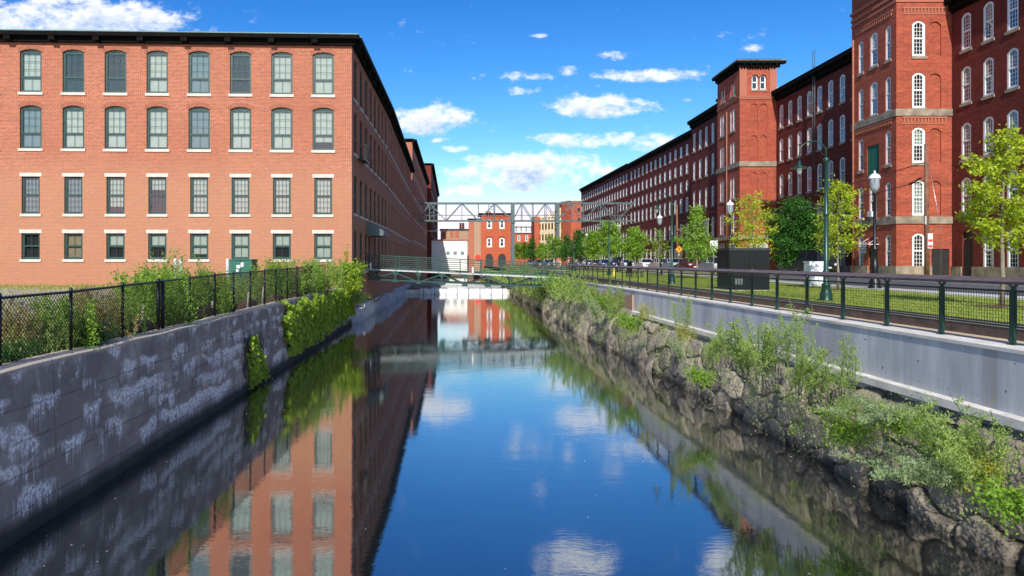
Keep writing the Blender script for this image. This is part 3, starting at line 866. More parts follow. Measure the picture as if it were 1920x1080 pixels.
def wing(label, A, B, depthx, top, cols, rows, key='white_tall', w=.92, h=2.5, rise=.24, brickm='brick_mill', full=True, skip=(), doors=(), quota=100, z0=3.0, corn=True):
    """a mill block whose facade A->B looks at the canal; depthx metres deep"""
    an = wall_angle(A, B); ins = (-math.sin(an), math.cos(an))
    C = (B[0] + ins[0] * depthx, B[1] + ins[1] * depthx); D = (A[0] + ins[0] * depthx, A[1] + ins[1] * depthx)
    t = thing('brick_mill', label, 'mill building', ((A[0] + C[0]) / 2, (A[1] + C[1]) / 2, 3.1))
    ops = []; meta = []
    for ri, row in enumerate(rows):
        z, kk = (row if isinstance(row, tuple) else (row, key))
        r0 = WCDIM[kk]
        for ci, u in enumerate(cols):
            if (ri, ci) in skip: continue
            ops.append((u, z, r0[0], r0[1], r0[2])); meta.append((kk, u, z))
    for (u, z, ww, hh, rr) in doors: ops.append((u, z, ww, hh, rr))
    mb = MB(); face_wall(mb, A, B, z0, top, ops, 0, .13)
    for P, Q in ((B, C), (C, D), (D, A)): face_wall(mb, P, Q, z0, top, [])
    mb.build('wall', M[brickm], t)
    meta.sort(key=lambda q: -q[1] if A[1] > B[1] else q[1])
    r = random.Random(int(A[1])); rest = []
    for n, (kk, u, z) in enumerate(meta):
        p = on_wall(A, B, u, z)
        if n >= quota: rest.append((kk, p, an))
        elif full: put_window(t, kk, p, an, back_for(r))
        else: put_window(t, kk, p, an, full=False, pane=r.choice(['pane_dark', 'pane_dark', 'pane_light']))
    merge_windows(t, rest)
    if corn:
        c = MB(); cornice(c, A, B, top + .35, .6, .8, 1.2 if full else 0, .16, .22, 0, 1, dent=full); c.build('cornice', [M['cornice'], M['cornice']], t)
    rf = MB(); roof_cap(rf, grow([A, B, C, D], .15), top + .5, .13); rf.build('roof', M['roof'], t)
    L = math.dist(A, B); uu = Vector((math.cos(an), math.sin(an), 0)); nn = Vector((-uu.y, uu.x, 0))
    xs = [0.0] + sorted(x for d in doors for x in (d[0] - d[2] / 2, d[0] + d[2] / 2)) + [L]
    for a, bb in zip(xs[0::2], xs[1::2]):
        b = MB(); b.obox(on_wall(A, B, (a + bb) / 2, 3.45, -.03), uu * (bb - a) / 2, nn * .08, Vector((0, 0, .45))); b.build('plinth', M['stone_band'], t)
    for (u, z, ww, hh, rr) in doors:
        dm = MB(); dm.face([(x, .125, zz) for x, zz in outline(ww, hh, rr)])
        dm.box(-ww * .46, ww * .46, .08, .124, .05, hh * .72); dm.box(-.02, .02, .06, .079, .1, hh * .7)
        link('door', dm.mesh('door', M['door_dark']), t, on_wall(A, B, u, z) - t.location, an)
    return t
WCDIM = {'white_tall': (.92, 2.5, .24), 'white_slim': (.62, 2.45, .2), 'white_belfry': (.66, 1.55, .3), 'white_small': (.95, 1.65, .22),
         'white_big': (1.05, 2.2, .22), 'tall_green': (1.46, 2.95, .2)}

# near wing
wing('shaded red brick mill wing at the right edge with white arched windows', (34.3, 48), (34.3, 23), 18, 22.3,
     [1.35 + 1.98 * k for k in range(12)], ROWZ, skip=((4, 0),), doors=((1.5, 3.2, 1.0, 3.2, .3),))
# wing between the towers (A is the far end)
wing('shaded red brick mill wing between the two stair towers', (34.3, 74.95), (34.3, 53.55), 18, 22.5,
     [1.15 + 1.98 * k for k in range(11)], ROWZ)
# block beyond the second tower
tS = wing('brick mill block with tall white windows joined to the far stair tower', (31.0, 93), (31.0, 81.65), 20, 22.9,
     [1.1 + 2.27 * k for k in range(5)], [19.1, 15.3, 11.3, 7.4, 4.1])
# long mill, two parts
LA, LB, LC = (31.75, 185), (33.2, 137), (34.3, 93.1)
wing('long brick mill range left of the joined block, with small white upper windows', LB, LC, 18, 23.4,
     [1.4 + 2.62 * k for k in range(16)], [(20.6, 'white_small'), (17.8, 'white_small'), (15.1, 'white_small'), (12.0, 'white_big'), (8.0, 'white_big'), (4.2, 'white_big')], full=False)
wing('farthest brick range of the mill row, running back to the car park', LA, LB, 18, 23.6,
     [1.2 + 2.35 * k for k in range(20)], [(20.6, 'white_small'), (17.8, 'white_small'), (15.0, 'white_small'), (12.0, 'white_small'), (8.2, 'white_big'), (4.2, 'white_big')], full=False, quota=100)

def stone_belt(mb, x0, x1, y0, y1, z0, z1, o=.09):
    mb.box(x0 - o, x1 + .0, y0 - o, y1 + .0, z0, z1)

def blind_panel(mb, P0, P1, a, z, w, h, rise, y=.10):
    p = [on_wall(P0, P1, a + x, z + zz, y) for x, zz in outline(w, h, rise)]
    mb.face(p, 0, [(a + x, z + zz) for x, zz in outline(w, h, rise)])

def tower_near():
    x0, x1, y0, y1, top = 30.4, 34.3, 48.0, 53.5, 25.4
    t = thing('stair_tower', 'tall near stair tower with white windows and a green boarded opening on its side', 'stair tower', ((x0 + x1) / 2, (y0 + y1) / 2, 3.15))
    S, Fc, E, B = ((x0, y1), (x0, y0)), ((x0, y0), (x1, y0)), ((x1, y0), (x1, y1)), ((x1, y1), (x0, y1))
    rows = [18.70, 15.05, 11.2, 7.5, 3.75]
    wu, bu = 1.58, 2.72
    fops = [(wu, z, .92, 2.5, .24) for z in rows] + [(bu, z + .02, .84, 2.42, .24) for z in rows[:4]] + [(3.1, 3.2, 1.25, 1.95, 0)]
    sops = []
    for z in rows: sops += [(.75 + .45, z, .62, 2.45, .2), (4.55, z, .62, 2.45, .2)]
    sops += [(2.85, 18.75, .92, 2.5, .24), (2.85, 15.1, .92, 2.5, .24), (2.75, 10.75, 1.5, 2.15, 0), (2.75, 7.5, .92, 2.5, .24), (2.75, 3.25, 1.05, 2.9, .3)]
    mb = MB(); face_wall(mb, *Fc, 3.0, top, fops, 0, .13, u0=50); face_wall(mb, *S, 3.0, top, sops, 0, .13)
    face_wall(mb, *E, 3.0, top, []); face_wall(mb, *B, 3.0, top, [])
    for z in rows[:4]: blind_panel(mb, *Fc, bu, z + .02, .84, 2.42, .24)
    # corbelled brick panels
    for (z, w) in ((21.75, 3.0), (14.05, 3.0)):
        k = .5
        while k < 3.5: mb.box(x0 + k, x0 + k + .11, y0 - .06, y0 + .01, z, z + .28); k += .24
        mb.box(x0 + .4, x0 + 3.55, y0 - .07, y0 + .01, z + .283, z + .4); mb.box(x0 + .4, x0 + 3.55, y0 - .035, y0 + .01, z - .12, z - .003)
        k = .5
        while k < 5.0: mb.box(x0 - .06, x0 + .01, y0 + k, y0 + k + .11, z, z + .28); k += .24
        mb.box(x0 - .07, x0 + .01, y0 + .4, y1 - .4, z + .283, z + .4)
    for z in (22.5, 22.9, 23.4): mb.box(x0 - .05 - (z - 22.4) * .12, x1, y0 - .05 - (z - 22.4) * .12, y1, z, z + .2)
    mb.build('wall', M['brick_deep'], t)
    for z0, z1 in ((14.5, 14.98), (6.92, 7.42)):
        b = MB(); stone_belt(b, x0, x1, y0, y1 + .05, z0, z1); b.build('stone_band', M['stone_band'], t)
    p = MB(); p.box(x0 - .10, x0 + 2.45, y0 - .10, y0 - .003, 2.9, 3.95); p.box(x0 - .10, x0 - .003, y0 - .003, y0 + 2.1, 2.9, 3.95); p.build('plinth', M['stone_band'], t)
    p = MB(); p.box(x0 - .10, x0 - .003, y0 + 3.3, y1 + .02, 2.9, 3.95); p.build('plinth', M['stone_band'], t)
    c = MB()
    cornice(c, (x0 - .05, y0 - .05), (x1, y0 - .05), 25.9, .75, 1.0, .9, .2, .3, 0, 1, dent=False, ext0=.75, ext1=.75)
    cornice(c, (x0 - .05, y1), (x0 - .05, y0 - .05), 25.9, .75, 1.0, .9, .2, .3, 0, 1, dent=False, ext0=.75)
    c.build('cornice', [M['cornice'], M['stone_band']], t)
    r = MB(); roof_cap(r, grow([(x0, y0), (x1, y0), (x1, y1), (x0, y1)], .6), 26.05, .12); r.build('roof', M['roof'], t)
    fx = MB().box(x1 - .25, x1 + .5, y0 - .35, y0 + .6, 22.6, 23.0); fx.build('gutter_box', M['white_frame'], t)
    for z, bl in zip(rows, ('b_none', 'b_none', 'b_half', 'b_full', 'b_none')): put_window(t, 'white_tall', on_wall(*Fc, wu, z), 0, bl)
    sg = R(-90)
    for z in rows:
        for a in (1.2, 4.55): put_window(t, 'white_slim', on_wall(*S, a, z), sg, 'b_none')
    for a, z in ((2.85, 18.75), (2.85, 15.1), (2.75, 7.5)): put_window(t, 'white_tall', on_wall(*S, a, z), sg, 'b_half')
    g = MB().box(x0 + .06, x0 + .12, y1 - 3.49, y1 - 2.01, 10.76, 12.89)
    for k in range(9): g.box(x0 + .045, x0 + .059, y1 - 3.4 + k * .165, y1 - 3.38 + k * .165, 10.8, 12.85)
    g.build('boarded_opening', M['green_panel'], t)
    d = MB().box(x0 + .07, x0 + .125, y1 - 3.26, y1 - 2.24, 3.26, 5.4); d.box(x0 + .05, x0 + .069, y1 - 3.1, y1 - 2.4, 3.4, 5.2); d.build('door', M['door_dark'], t)
    f2 = MB(); f2.face([(x0 + .12, y1 - 2.75 - x, 3.25 + z) for x, z in outline(1.04, 2.88, .3)]); f2.build('transom', M['pane_dark'], t)
    hd = MB().box(x0 - .75, x0 + .0, y1 - 3.5, y1 - 2.0, 5.5, 5.56)
    hd.bar((x0, y1 - 3.3, 6.0), (x0 - .7, y1 - 3.3, 5.56), .03).bar((x0, y1 - 2.2, 6.0), (x0 - .7, y1 - 2.2, 5.56), .03); hd.build('door_hood', M['concrete_pale'], t)
    ac = MB().box(x0 - .28, x0 + .05, y1 - 3.05, y1 - 2.5, 7.58, 7.98)
    for k in range(5): ac.box(x0 - .29, x0 - .281, y1 - 3.0, y1 - 2.55, 7.63 + k * .07, 7.65 + k * .07)
    ac.build('air_conditioner', M['white_frame'], t)
    g = MB().box(x0 + 2.5, x0 + 3.7, y0 + .06, y0 + .12, 3.22, 5.12)
    for k in range(12): g.bar((x0 + 2.52 + k * .1, y0 + .05, 3.3), (x0 + 2.52 + k * .1, y0 + .05, 5.05), .02)
    g.build('service_door', M['door_dark'], t)
    dp = MB().tube([(x0 - .1, y1 - .35, 3.2), (x0 - .1, y1 - .35, 21.5)], .07); dp.build('downpipe', M['brick_arch'], t)
    s = MB().box(x0 - .03, x0 - .005, y1 - 1.9, y1 - 1.35, 4.9, 5.7); pl = s.build('notice_plate', M['lamp_white'], t)
    s = MB()
    for k in range(4): s.box(x0 - .034, x0 - .031, y1 - 1.85, y1 - 1.4, 5.0 + k * .16, 5.06 + k * .16)
    s.build('print', M['navy'], pl, org=tuple(t.location))
tower_near()

def tower_far():
    x0, x1, y0, y1, top = 30.3, 34.3, 75.0, 81.6, 25.7
    t = thing('stair_tower', 'far stair tower with overhanging cornice and paired belfry windows', 'stair tower', ((x0 + x1) / 2, (y0 + y1) / 2, 3.2))
    S, Fc, E, B = ((x0, y1), (x0, y0)), ((x0, y0), (x1, y0)), ((x1, y0), (x1, y1)), ((x1, y1), (x0, y1))
    fops = []; pan = []
    for (z, h) in ((18.6, 3.6), (14.95 - 0.0 + .75, 2.75)): pass
    prow = [(18.75, 2.9), (15.6, 2.55), (11.4, 2.7), (7.9, 2.6)]
    for z, h in prow:
        for a in (1.55, 2.6): fops.append((a, z, .82, h, .25)); pan.append((a, z, .82, h, .25))
    for a in (1.65, 2.55): fops.append((a, 23.2, .66, 1.55, .3))
    for a in (1.5, 2.6): fops.append((a, 3.9, .92, 2.5, .24))
    sops = []
    for z in (19.0, 15.3, 11.35, 7.45):
        for a in (1.1, 1.85, 4.2, 4.95): sops.append((a, z, .62, 2.45, .2))
    for a in (1.2, 1.95, 4.3, 5.05): sops.append((a, 4.0, .62, 2.45, .2))
    for a in (1.3, 2.05, 4.2, 4.95): sops.append((a, 22.9, .66, 1.55, .3))
    mb = MB(); face_wall(mb, *Fc, 3.0, top, fops, 0, .13, u0=80); face_wall(mb, *S, 3.0, top, sops, 0, .13)
    face_wall(mb, *E, 3.0, top, []); face_wall(mb, *B, 3.0, top, [])
    for (a, z, w, h, r) in pan: blind_panel(mb, *Fc, a, z, w, h, r)
    k = .6
    while k < 3.6: mb.box(x0 + k, x0 + k + .1, y0 - .05, y0 + .01, 14.35, 14.55); k += .22
    mb.box(x0 - .06, x1, y0 - .06, y1, 22.15, 22.35); mb.box(x0 - .1, x1, y0 - .1, y1, 22.353, 22.45)
    for (a, b) in ((x0 - .05, x0 + .75), (x1 - .75, x1 + .03)): mb.box(a, b, y0 - .08, y0 + .01, 22.46, 25.6)
    for a in (1.65, 2.55):                        # hood moulds
        pp = [(x0 + a + .47 * math.cos(q), y0 - .05, 24.4 + .5 * math.sin(q)) for q in [math.pi * i / 8 for i in range(9)]]
        for i in range(8): mb.bar(pp[i], pp[i + 1], .09, .09)
    mb.build('wall', M['brick_deep'], t)
    b = MB(); stone_belt(b, x0, x1, y0, y1 + .3, 14.75, 15.3); b.build('stone_band', M['stone_band'], t)
    b = MB(); stone_belt(b, x0, x1, y0, y1 + .2, 6.75, 7.15, .3); b.build('stone_band', M['stone_band'], t)
    c = MB()
    cornice(c, (x0, y0), (x1, y0), 26.25, .5, .65, .7, .14, .2, 0, 1, dent=True, ext0=.5, ext1=.9)
    cornice(c, (x0, y1), (x0, y0), 26.25, .5, .65, .7, .14, .2, 0, 1, dent=True, ext0=.5)
    c.build('cornice', [M['cornice'], M['stone_band']], t)
    r = MB(); roof_cap(r, grow([(x0, y0), (x1, y0), (x1, y1), (x0, y1)], .4), 26.45, .12); r.build('roof', M['roof'], t)
    MB().box(x1 - .1, x1 + .9, y0 - .45, y0 + .5, 22.9, 23.3).build('gutter_box', M['white_frame'], t)
    for a in (1.65, 2.55): put_window(t, 'white_belfry', on_wall(*Fc, a, 23.2), 0, 'b_none')
    for a in (1.5, 2.6): put_window(t, 'white_tall', on_wall(*Fc, a, 3.9), 0, 'b_half')
    sg = R(-90)
    for (a, z, w, h, r) in sops:
        put_window(t, 'white_belfry' if z > 22 else 'white_slim', on_wall(*S, a, z), sg, 'b_none', sill=True)
    MB().tube([(x0 - .1, y1 - 3.1, 3.2), (x0 - .1, y1 - 3.1, 21.5)], .07).build('downpipe', M['brick_arch'], t)
tower_far()
v = thing('roof_vent', 'round dark vent standing on the mill roof beside the far tower', 'vent', (31.6, 84.5, 23.4))
MB().lathe((31.6, 84.5, 23.4), [(.28, 0), (.28, .7), (.45, .75), (.45, .95), (.1, 1.15), (0.001, 1.15)], 12).build('cowl', M['black_metal'], v)
an = thing('antenna_mast', 'slender twin pole antenna fixed to the wing between the towers', 'antenna', (34.0, 66.2, 17.5))
amb = MB()
for dy in (-.12, .25): amb.tube([(33.95, 66.2 + dy, 13.0), (33.95, 66.2 + dy, 24.8)], .035, 6)
for k in range(14): amb.bar((33.95, 66.08, 13.5 + k * .75), (33.95, 66.45, 13.5 + k * .75), .03)
amb.bar((33.9, 65.5, 16.8), (33.9, 67.2, 16.8), .05)
amb.build('mast', M['steel'], an)

# ------------------------------------------------------------------ far buildings
def far_block(name, label, cat, poly, z0, top, mat, ops_by_edge=None, key=None, roofm='roof', over=.25, pane='pane_dark', sills=True):
    cx = sum(p[0] for p in poly) / len(poly); cy = sum(p[1] for p in poly) / len(poly)
    t = thing(name, label, cat, (cx, cy, z0)); mb = MB(); ob = ops_by_edge or {}
    for k in range(len(poly)):
        A, B = poly[k], poly[(k + 1) % len(poly)]; ops = ob.get(k, [])
        face_wall(mb, A, B, z0 - 1.5, top, [o[:5] for o in ops], 0, .25)
        for o in ops:
            kk = o[5] if len(o) > 5 else key
            if kk: put_window(t, kk, on_wall(A, B, o[0], o[1]), wall_angle(A, B), full=False, pane=pane, sill=sills)
    mb.build('wall', M[mat], t)
    r = MB(); roof_cap(r, grow(poly, over), top + .3, .3); r.build('roof', M[roofm], t)
    return t

# red pump house with twin arched doors
d = 170
x0, x1 = X(902, d), X(958, d); tp = Z(402, d)
fo = []
for a in (2.05, 5.2):
    fo.append((a, 11.75, 1.3, 2.4, .35, 'pump_window')); fo.append((a, 7.6, 1.3, 2.4, .25, 'pump_window'))
wd = (x1 - x0)
window_meshes('pump_window2', 1.3, 2.4, .3, 1, 1, 1, 1, 'white_frame', split=.5, border=.3, sill='stone_band', depth=.25)
fo = [(a, z, 1.3, 2.4, .3, 'pump_window2') for a in (2.05, 5.2) for z in (12.6, 8.0)] + [(2.05, 2.9, 1.9, 3.4, .9, None), (5.2, 2.9, 1.9, 3.4, .9, None)]
pump = far_block('pump_house', 'orange red brick gatehouse with twin dark arched doors at the end of the canal', 'gatehouse',
                 [(x0, d), (x1, d), (x1, d + 9), (x0, d + 9)], 3.2, tp, 'brick_orange', {0: fo}, over=.7, roofm='cornice')
for a in (2.05, 5.2):
    q = MB(); q.face([(x, .2, z) for x, z in outline(1.9, 3.4, .9, 0, 10)]); q.box(-.05, .05, .12, .19, 0, 2.4)
    link('arched_door', q.mesh('arched_door', M['door_dark']), pump, Vector((x0 + a, d, 2.9)) - pump.location)
q = MB()
for k in range(14): q.box(x0 + .1 + k * .52, x0 + .36 + k * .52, d - .25, d - .003, tp - .55, tp - .01)
for a in (2.05, 5.2):
    for z in (15.3, 10.7):
        pp = [(x0 + a + 1.0 * math.cos(s), d - .08, z - .35 + .5 * math.sin(s)) for s in [math.pi * i / 6 for i in range(7)]]
        for i in range(6): q.bar(pp[i], pp[i + 1], .16)
q.build('brick_moulding', M['brick_orange'], pump)
MB().box(x0 + 1.2, x0 + 2.6, d + 3, d + 4.4, tp + .3, tp + 1.0).build('chimney', M['brick_orange'], pump)
tan = far_block('annex_building', 'lower tan and red brick annex on the left of the arched gatehouse', 'annex',
                [(X(879, d + 1), d + 1), (x0 - .02, d + 1), (x0 - .02, d + 9), (X(879, d + 1), d + 9)], 3.2, Z(412, d + 1), 'brick_tan', {}, over=.35, roofm='cornice')
MB().box(X(879, d + 1), X(888, d + 1), d + .6, d + .99, 1.5, Z(413, d)).build('red_pier', M['brick_orange'], tan)
rd = thing('round_sign', 'bright red disc on the tan wall beside the arched doors', 'sign', (X(896, d), d + .8, Z(483, d)))
q = MB(); q.tube([(X(896, d), d + .97, Z(483, d)), (X(896, d), d + .8, Z(483, d))], .75, 24); q.build('disc', M['red_disc'], rd)

# white shed, with a weathered loft behind
d = 188
sx0, sx1 = X(800, d), X(876, d)
sh = far_block('white_building', 'white rendered shed with three small windows at the head of the canal', 'shed', [(sx0, d), (sx1, d), (sx1, d + 12), (sx0, d + 12)],
               3.2, Z(451, d), 'white_wall', {0: [(x - sx0, Z(478, d), .95, .95, 0, None) for x in (X(840, d), X(853.5, d), X(867, d))]}, over=.2, roofm='brick_orange')
for px in (840, 853.5, 867):
    q = MB().box(-.46, .46, .1, .16, .02, .93); q.box(-.02, .02, .06, .099, .02, .93); q.box(-.46, .46, .06, .099, .45, .5)
    link('window', q.mesh('window', M['blind_grey']), sh, Vector((X(px, d), d, Z(478, d))) - sh.location)
d = 206
lo = far_block('weathered_building', 'weathered grey loft with orange shutters behind the white shed', 'loft', [(X(826, d), d), (X(880, d), d), (X(880, d), d + 10), (X(826, d), d + 10)],
               3.2, Z(431, d), 'brick_tan', {}, over=.3)
for px in (834, 847, 857):
    q = MB().box(-.6, .6, -.05, .05, 0, 2.4); q.box(-.62, .62, -.07, -.051, 1.1, 1.2)
    link('shutter', q.mesh('shutter', M['brick_orange']), lo, Vector((X(px, d), d, Z(446, d))) - lo.location)
for px, lab in ((863.5, 'thinner of the two far chimneys, left one'), (868.5, 'right one of the two far brick chimneys')):
    c = thing('chimney_stack', lab + ' above the white shed', 'chimney', (X(px, 300), 300, 3))
    MB().lathe((X(px, 300), 300, 3), [(.9, 0), (.5, Z(419, 300) - 3), (.6, Z(418, 300) - 3), (.001, Z(418, 300) - 3)], 10).build('shaft', M['brick_mill'], c)
# dull blocks between the gatehouse and car park
d = 260
far_block('office_block', 'low brick office with a pale upper storey behind the street trees', 'office building', [(X(958, d), d), (X(1004, d), d), (X(1004, d), d + 14), (X(958, d), d + 14)],
          3.2, Z(438, d), 'brick_orange', {0: [(3 + 3.0 * k, Z(452, d), 1.05, 2.2, .2, 'white_big') for k in range(2)]})
d = 300
far_block('concrete_building', 'pale concrete building on the skyline above the brick office', 'building', [(X(950, d), d), (X(1008, d), d), (X(1008, d), d + 20), (X(950, d), d + 20)],
          3.2, Z(426, d), 'concrete_pale', {0: [(2 + 2.2 * k, Z(434, d), 1.05, 2.2, .2, 'white_big') for k in range(5)]})

# car park: cream fins between red brick ends
def garage():
    t = thing('car_park_building', 'car park with cream vertical fins between red brick ends beyond the mills', 'car park', (32, 216, 3.2))
    d = 214
    a0, a1, b1 = X(1002, d), X(1012, d), X(1058, 205)
    mb = MB()
    P = [(a0, d), (a1, d), (a1, d + 10), (a0, d + 10)]
    for k in range(4): face_wall(mb, P[k], P[(k + 1) % 4], 2, Z(406, d), [])
    c0, c1 = X(1054, 204), X(1092, 204)
    P = [(c0, 204), (X(1070, 200), 200), (c1, 200), (c1, 216), (c0, 216)]
    so = [(1.5 + 0, z, 1.0, 1.0, 0) for z in ()]
    for k in range(5): face_wall(mb, P[k], P[(k + 1) % 5], 2, Z(379, 204), [])
    mb.build('brick_end', M['brick_orange'], t)
    r = MB(); roof_cap(r, grow(P, .15), Z(379, 204) + .25, .25); roof_cap(r, [(a0, d), (a1, d), (a1, d + 10), (a0, d + 10)], Z(406, d) + .2, .2); r.build('roof', M['concrete_pale'], t)
    fl = MB(); A = Vector((a1, d, 0)); B = Vector((c0, 205, 0))
    zt = Z(404, 210)
    for k in range(5):
        z = 3.2 + k * (zt - 3.2) / 4.6
        fl.obox((A + B) / 2 + Vector((0, 5, z)), (B - A) / 2, Vector((0, 4.5, 0)), Vector((0, 0, .3)))
        fl.obox((A + B) / 2 + Vector((0, .6, z + .7)), (B - A) / 2, Vector((0, .1, 0)), Vector((0, 0, .4)))
    fl.build('parking_floor', M['concrete_pale'], t)
    bk = MB(); bk.obox((A + B) / 2 + Vector((0, 9.6, (zt + 3) / 2)), (B - A) / 2, Vector((0, .1, 0)), Vector((0, 0, (zt - 3) / 2))); bk.build('back_wall', M['dark'], t)
    for k in range(7):
        f = (k + .5) / 7; p = A.lerp(B, f); zz = zt - .2 + f * 2.4
        q = MB().box(p.x - .24, p.x + .24, p.y - .35, p.y - .1, 3.0, zz); q.build('fin', M['cream'], t)
    for z in (Z(395, 204), Z(414, 204), Z(455, 204)):
        q = MB().box(X(1083, 200), X(1087, 200), 199.9, 199.99, z - .5, z + .5); q.build('window', M['pane_dark'], t)
garage()
# ------------------------------------------------------------------ bank lines (functions of y)
def interp(tab):
    ys = [p[0] for p in tab]; xs = [p[1] for p in tab]
    return lambda y: float(np.interp(y, ys, xs))
LWX = interp([(-12, -6.5), (10, -6.8), (28.4, -7.3), (46.8, -7.75)])             # left wall, canal face
RWL = interp([(-12, 7.0), (20, 7.1), (34, 6.35), (47, 6.1), (50, 6.0), (79, 5.7), (92, 5.6), (120, 5.2), (165, 3.6), (187, 3.4)])  # right waterline
RWX = interp([(-12, 7.95), (14, 7.88), (31, 7.7), (42, 7.6), (60, 7.5), (95, 6.9), (165, 4.9), (187, 4.6)])       # right concrete face
GZ = interp([(-50, 3.13), (30, 3.13), (75, 3.33), (400, 3.35)])                  # street side level

def strip(name, fa, fb, off, ys, mat, kind='structure', nz=GZ, label=None):
    mb = MB()
    for k in range(len(ys) - 1):
        y0, y1 = ys[k], ys[k + 1]
        mb.face([(fa(y0), y0, nz(y0) + off), (fb(y0), y0, nz(y0) + off), (fb(y1), y1, nz(y1) + off), (fa(y1), y1, nz(y1) + off)])
    o = mb.build(name, M[mat]); o['kind'] = kind; return o
YS = [-12, 0, 10, 20, 30, 40, 47, 50, 60, 70, 75, 85, 95, 120, 150, 165, 187]

# water
mb = MB(); mb.face([(-40, -60, 0), (30, -60, 0), (30, 91.2, 0), (-40, 91.2, 0)]); mb.build('canal_water', M['water'])['kind'] = 'structure'
mb = MB(); mb.face([(-14, 91.3, .70), (9, 91.3, .70), (9, 189, .70), (-14, 189, .70)]); mb.build('upper_water', M['water'])['kind'] = 'structure'
mb = MB(); mb.face([(-40, -60, -1.2), (30, -60, -1.2), (30, 189, -1.2), (-40, 189, -1.2)]); mb.build('canal_bed', M['dirt'])['kind'] = 'structure'

# ground: right side behind the rail, left side behind the wall, and beyond
strip('ground', lambda y: RWX(y) + .1, lambda y: 80, -.012, YS, 'dirt', nz=lambda y: GZ(y) - .2 if y < 60 else GZ(y) - .05)
mb = MB()
for (a, b, c, dd) in ((80, 3000, -400, 189), (-3000, 3000, 189, 6000)): mb.face([(a, c, 3.1), (b, c, 3.1), (b, dd, 3.1), (a, dd, 3.1)])
mb.face([(-3000, -400, 2.55), (-50, -400, 2.55), (-50, 189, 2.55), (-3000, 189, 2.55)])
mb.box(-40, 12, 188.8, 189.2, -1, 3.09)
mb.build('far_ground', M['far_ground'])['kind'] = 'structure'
LG = lambda y: 2.5
ys = [-12, 0, 10, 20, 28.4, 38, 46.8]
mb = MB()
for k in range(len(ys) - 1):
    a, b = ys[k], ys[k + 1]
    mb.face([(-50, a, 2.62), (LWX(a) - .35, a, 2.5), (LWX(b) - .35, b, 2.5), (-50, b, 2.72)])
mb.build('rough_bank', M['dirt'])['kind'] = 'structure'
mb = MB()
for k in range(6):
    a, b = 18 + k * 4.4, 18 + (k + 1) * 4.4
    mb.face([(-50, a * .5 + 22, 2.72), (-12 - k * .1, a - 2, 2.60), (-12 - k * .1, b - 2, 2.60), (-50, b * .5 + 22, 2.72)])
mb.build('gravel_track', M['gravel'])['kind'] = 'structure'

strip('lawn', lambda y: RWX(y) + 1.12, lambda y: min(14.6 + .035 * y, 16.4), .02, YS[:11], 'lawn')
lz = lambda y: GZ(y)
WK0 = lambda y: min(14.6 + .035 * y, 16.4)
mb = MB()
for k in range(len(YS) - 1):
    a, b = YS[k], YS[k + 1]; x0, x1 = WK0(a), WK0(b)
    z0, z1 = GZ(a) + .05, GZ(b) + .05
    mb.face([(x0, a, z0), (x0 + 1.5, a, z0), (x1 + 1.5, b, z1), (x1, b, z1)])
    mb.face([(x0 + 1.5, a, z0), (x0 + 1.5, a, z0 - .17), (x1 + 1.5, b, z1 - .17), (x1 + 1.5, b, z1)][::-1])
    mb.face([(x0, a, z0), (x0, a, z0 - .1), (x1, b, z1 - .1), (x1, b, z1)])
mb.build('pavement', M['pavement'])['kind'] = 'structure'
strip('road', lambda y: WK0(y) + 1.5, lambda y: 26.8, -.10, YS, 'asphalt', nz=GZ)
strip('verge', lambda y: 26.9, lambda y: 34.2, .03, YS, 'lawn')
mb = MB()
for k in range(len(YS) - 1):
    a, b = YS[k], YS[k + 1]
    mb.face([(26.75, a, GZ(a) - .1), (26.75, a, GZ(a) + .04), (26.75, b, GZ(b) + .04), (26.75, b, GZ(b) - .1)])
    mb.face([(26.75, a, GZ(a) + .04), (26.95, a, GZ(a) + .04), (26.95, b, GZ(b) + .04), (26.75, b, GZ(b) + .04)])
mb.build('kerb', M['pavement'])['kind'] = 'structure'
mb = MB()
for k in range(len(YS) - 1):
    a, b = YS[k], YS[k + 1]
    for x in (21.85, 22.1): mb.face([(x, a, GZ(a) - .094), (x + .1, a, GZ(a) - .094), (x + .1, b, GZ(b) - .094), (x, b, GZ(b) - .094)])
mb.build('road_line', M['yellow'])['kind'] = 'structure'

# unseen wooded rise, added behind the viewer to darken what the windows mirror
mb = MB(); rr = random.Random(2); N = 90
for row, (yy, hh) in enumerate(((-120, 9), (-150, 14), (-190, 19))):
    tops = [hh + rr.uniform(-2.2, 2.2) for _ in range(N + 1)]
    for k in range(N):
        a = -320 + 640 * k / N; b = -320 + 640 * (k + 1) / N
        mb.face([(b, yy, 2), (a, yy, 2), (a, yy - 12, tops[k]), (b, yy - 12, tops[k + 1])]); mb.face([(b, yy - 12, tops[k + 1]), (a, yy - 12, tops[k]), (a, yy - 30, 2), (b, yy - 30, 2)])
mb.build('added_ridge', M['added_ridge_green'])['kind'] = 'structure'

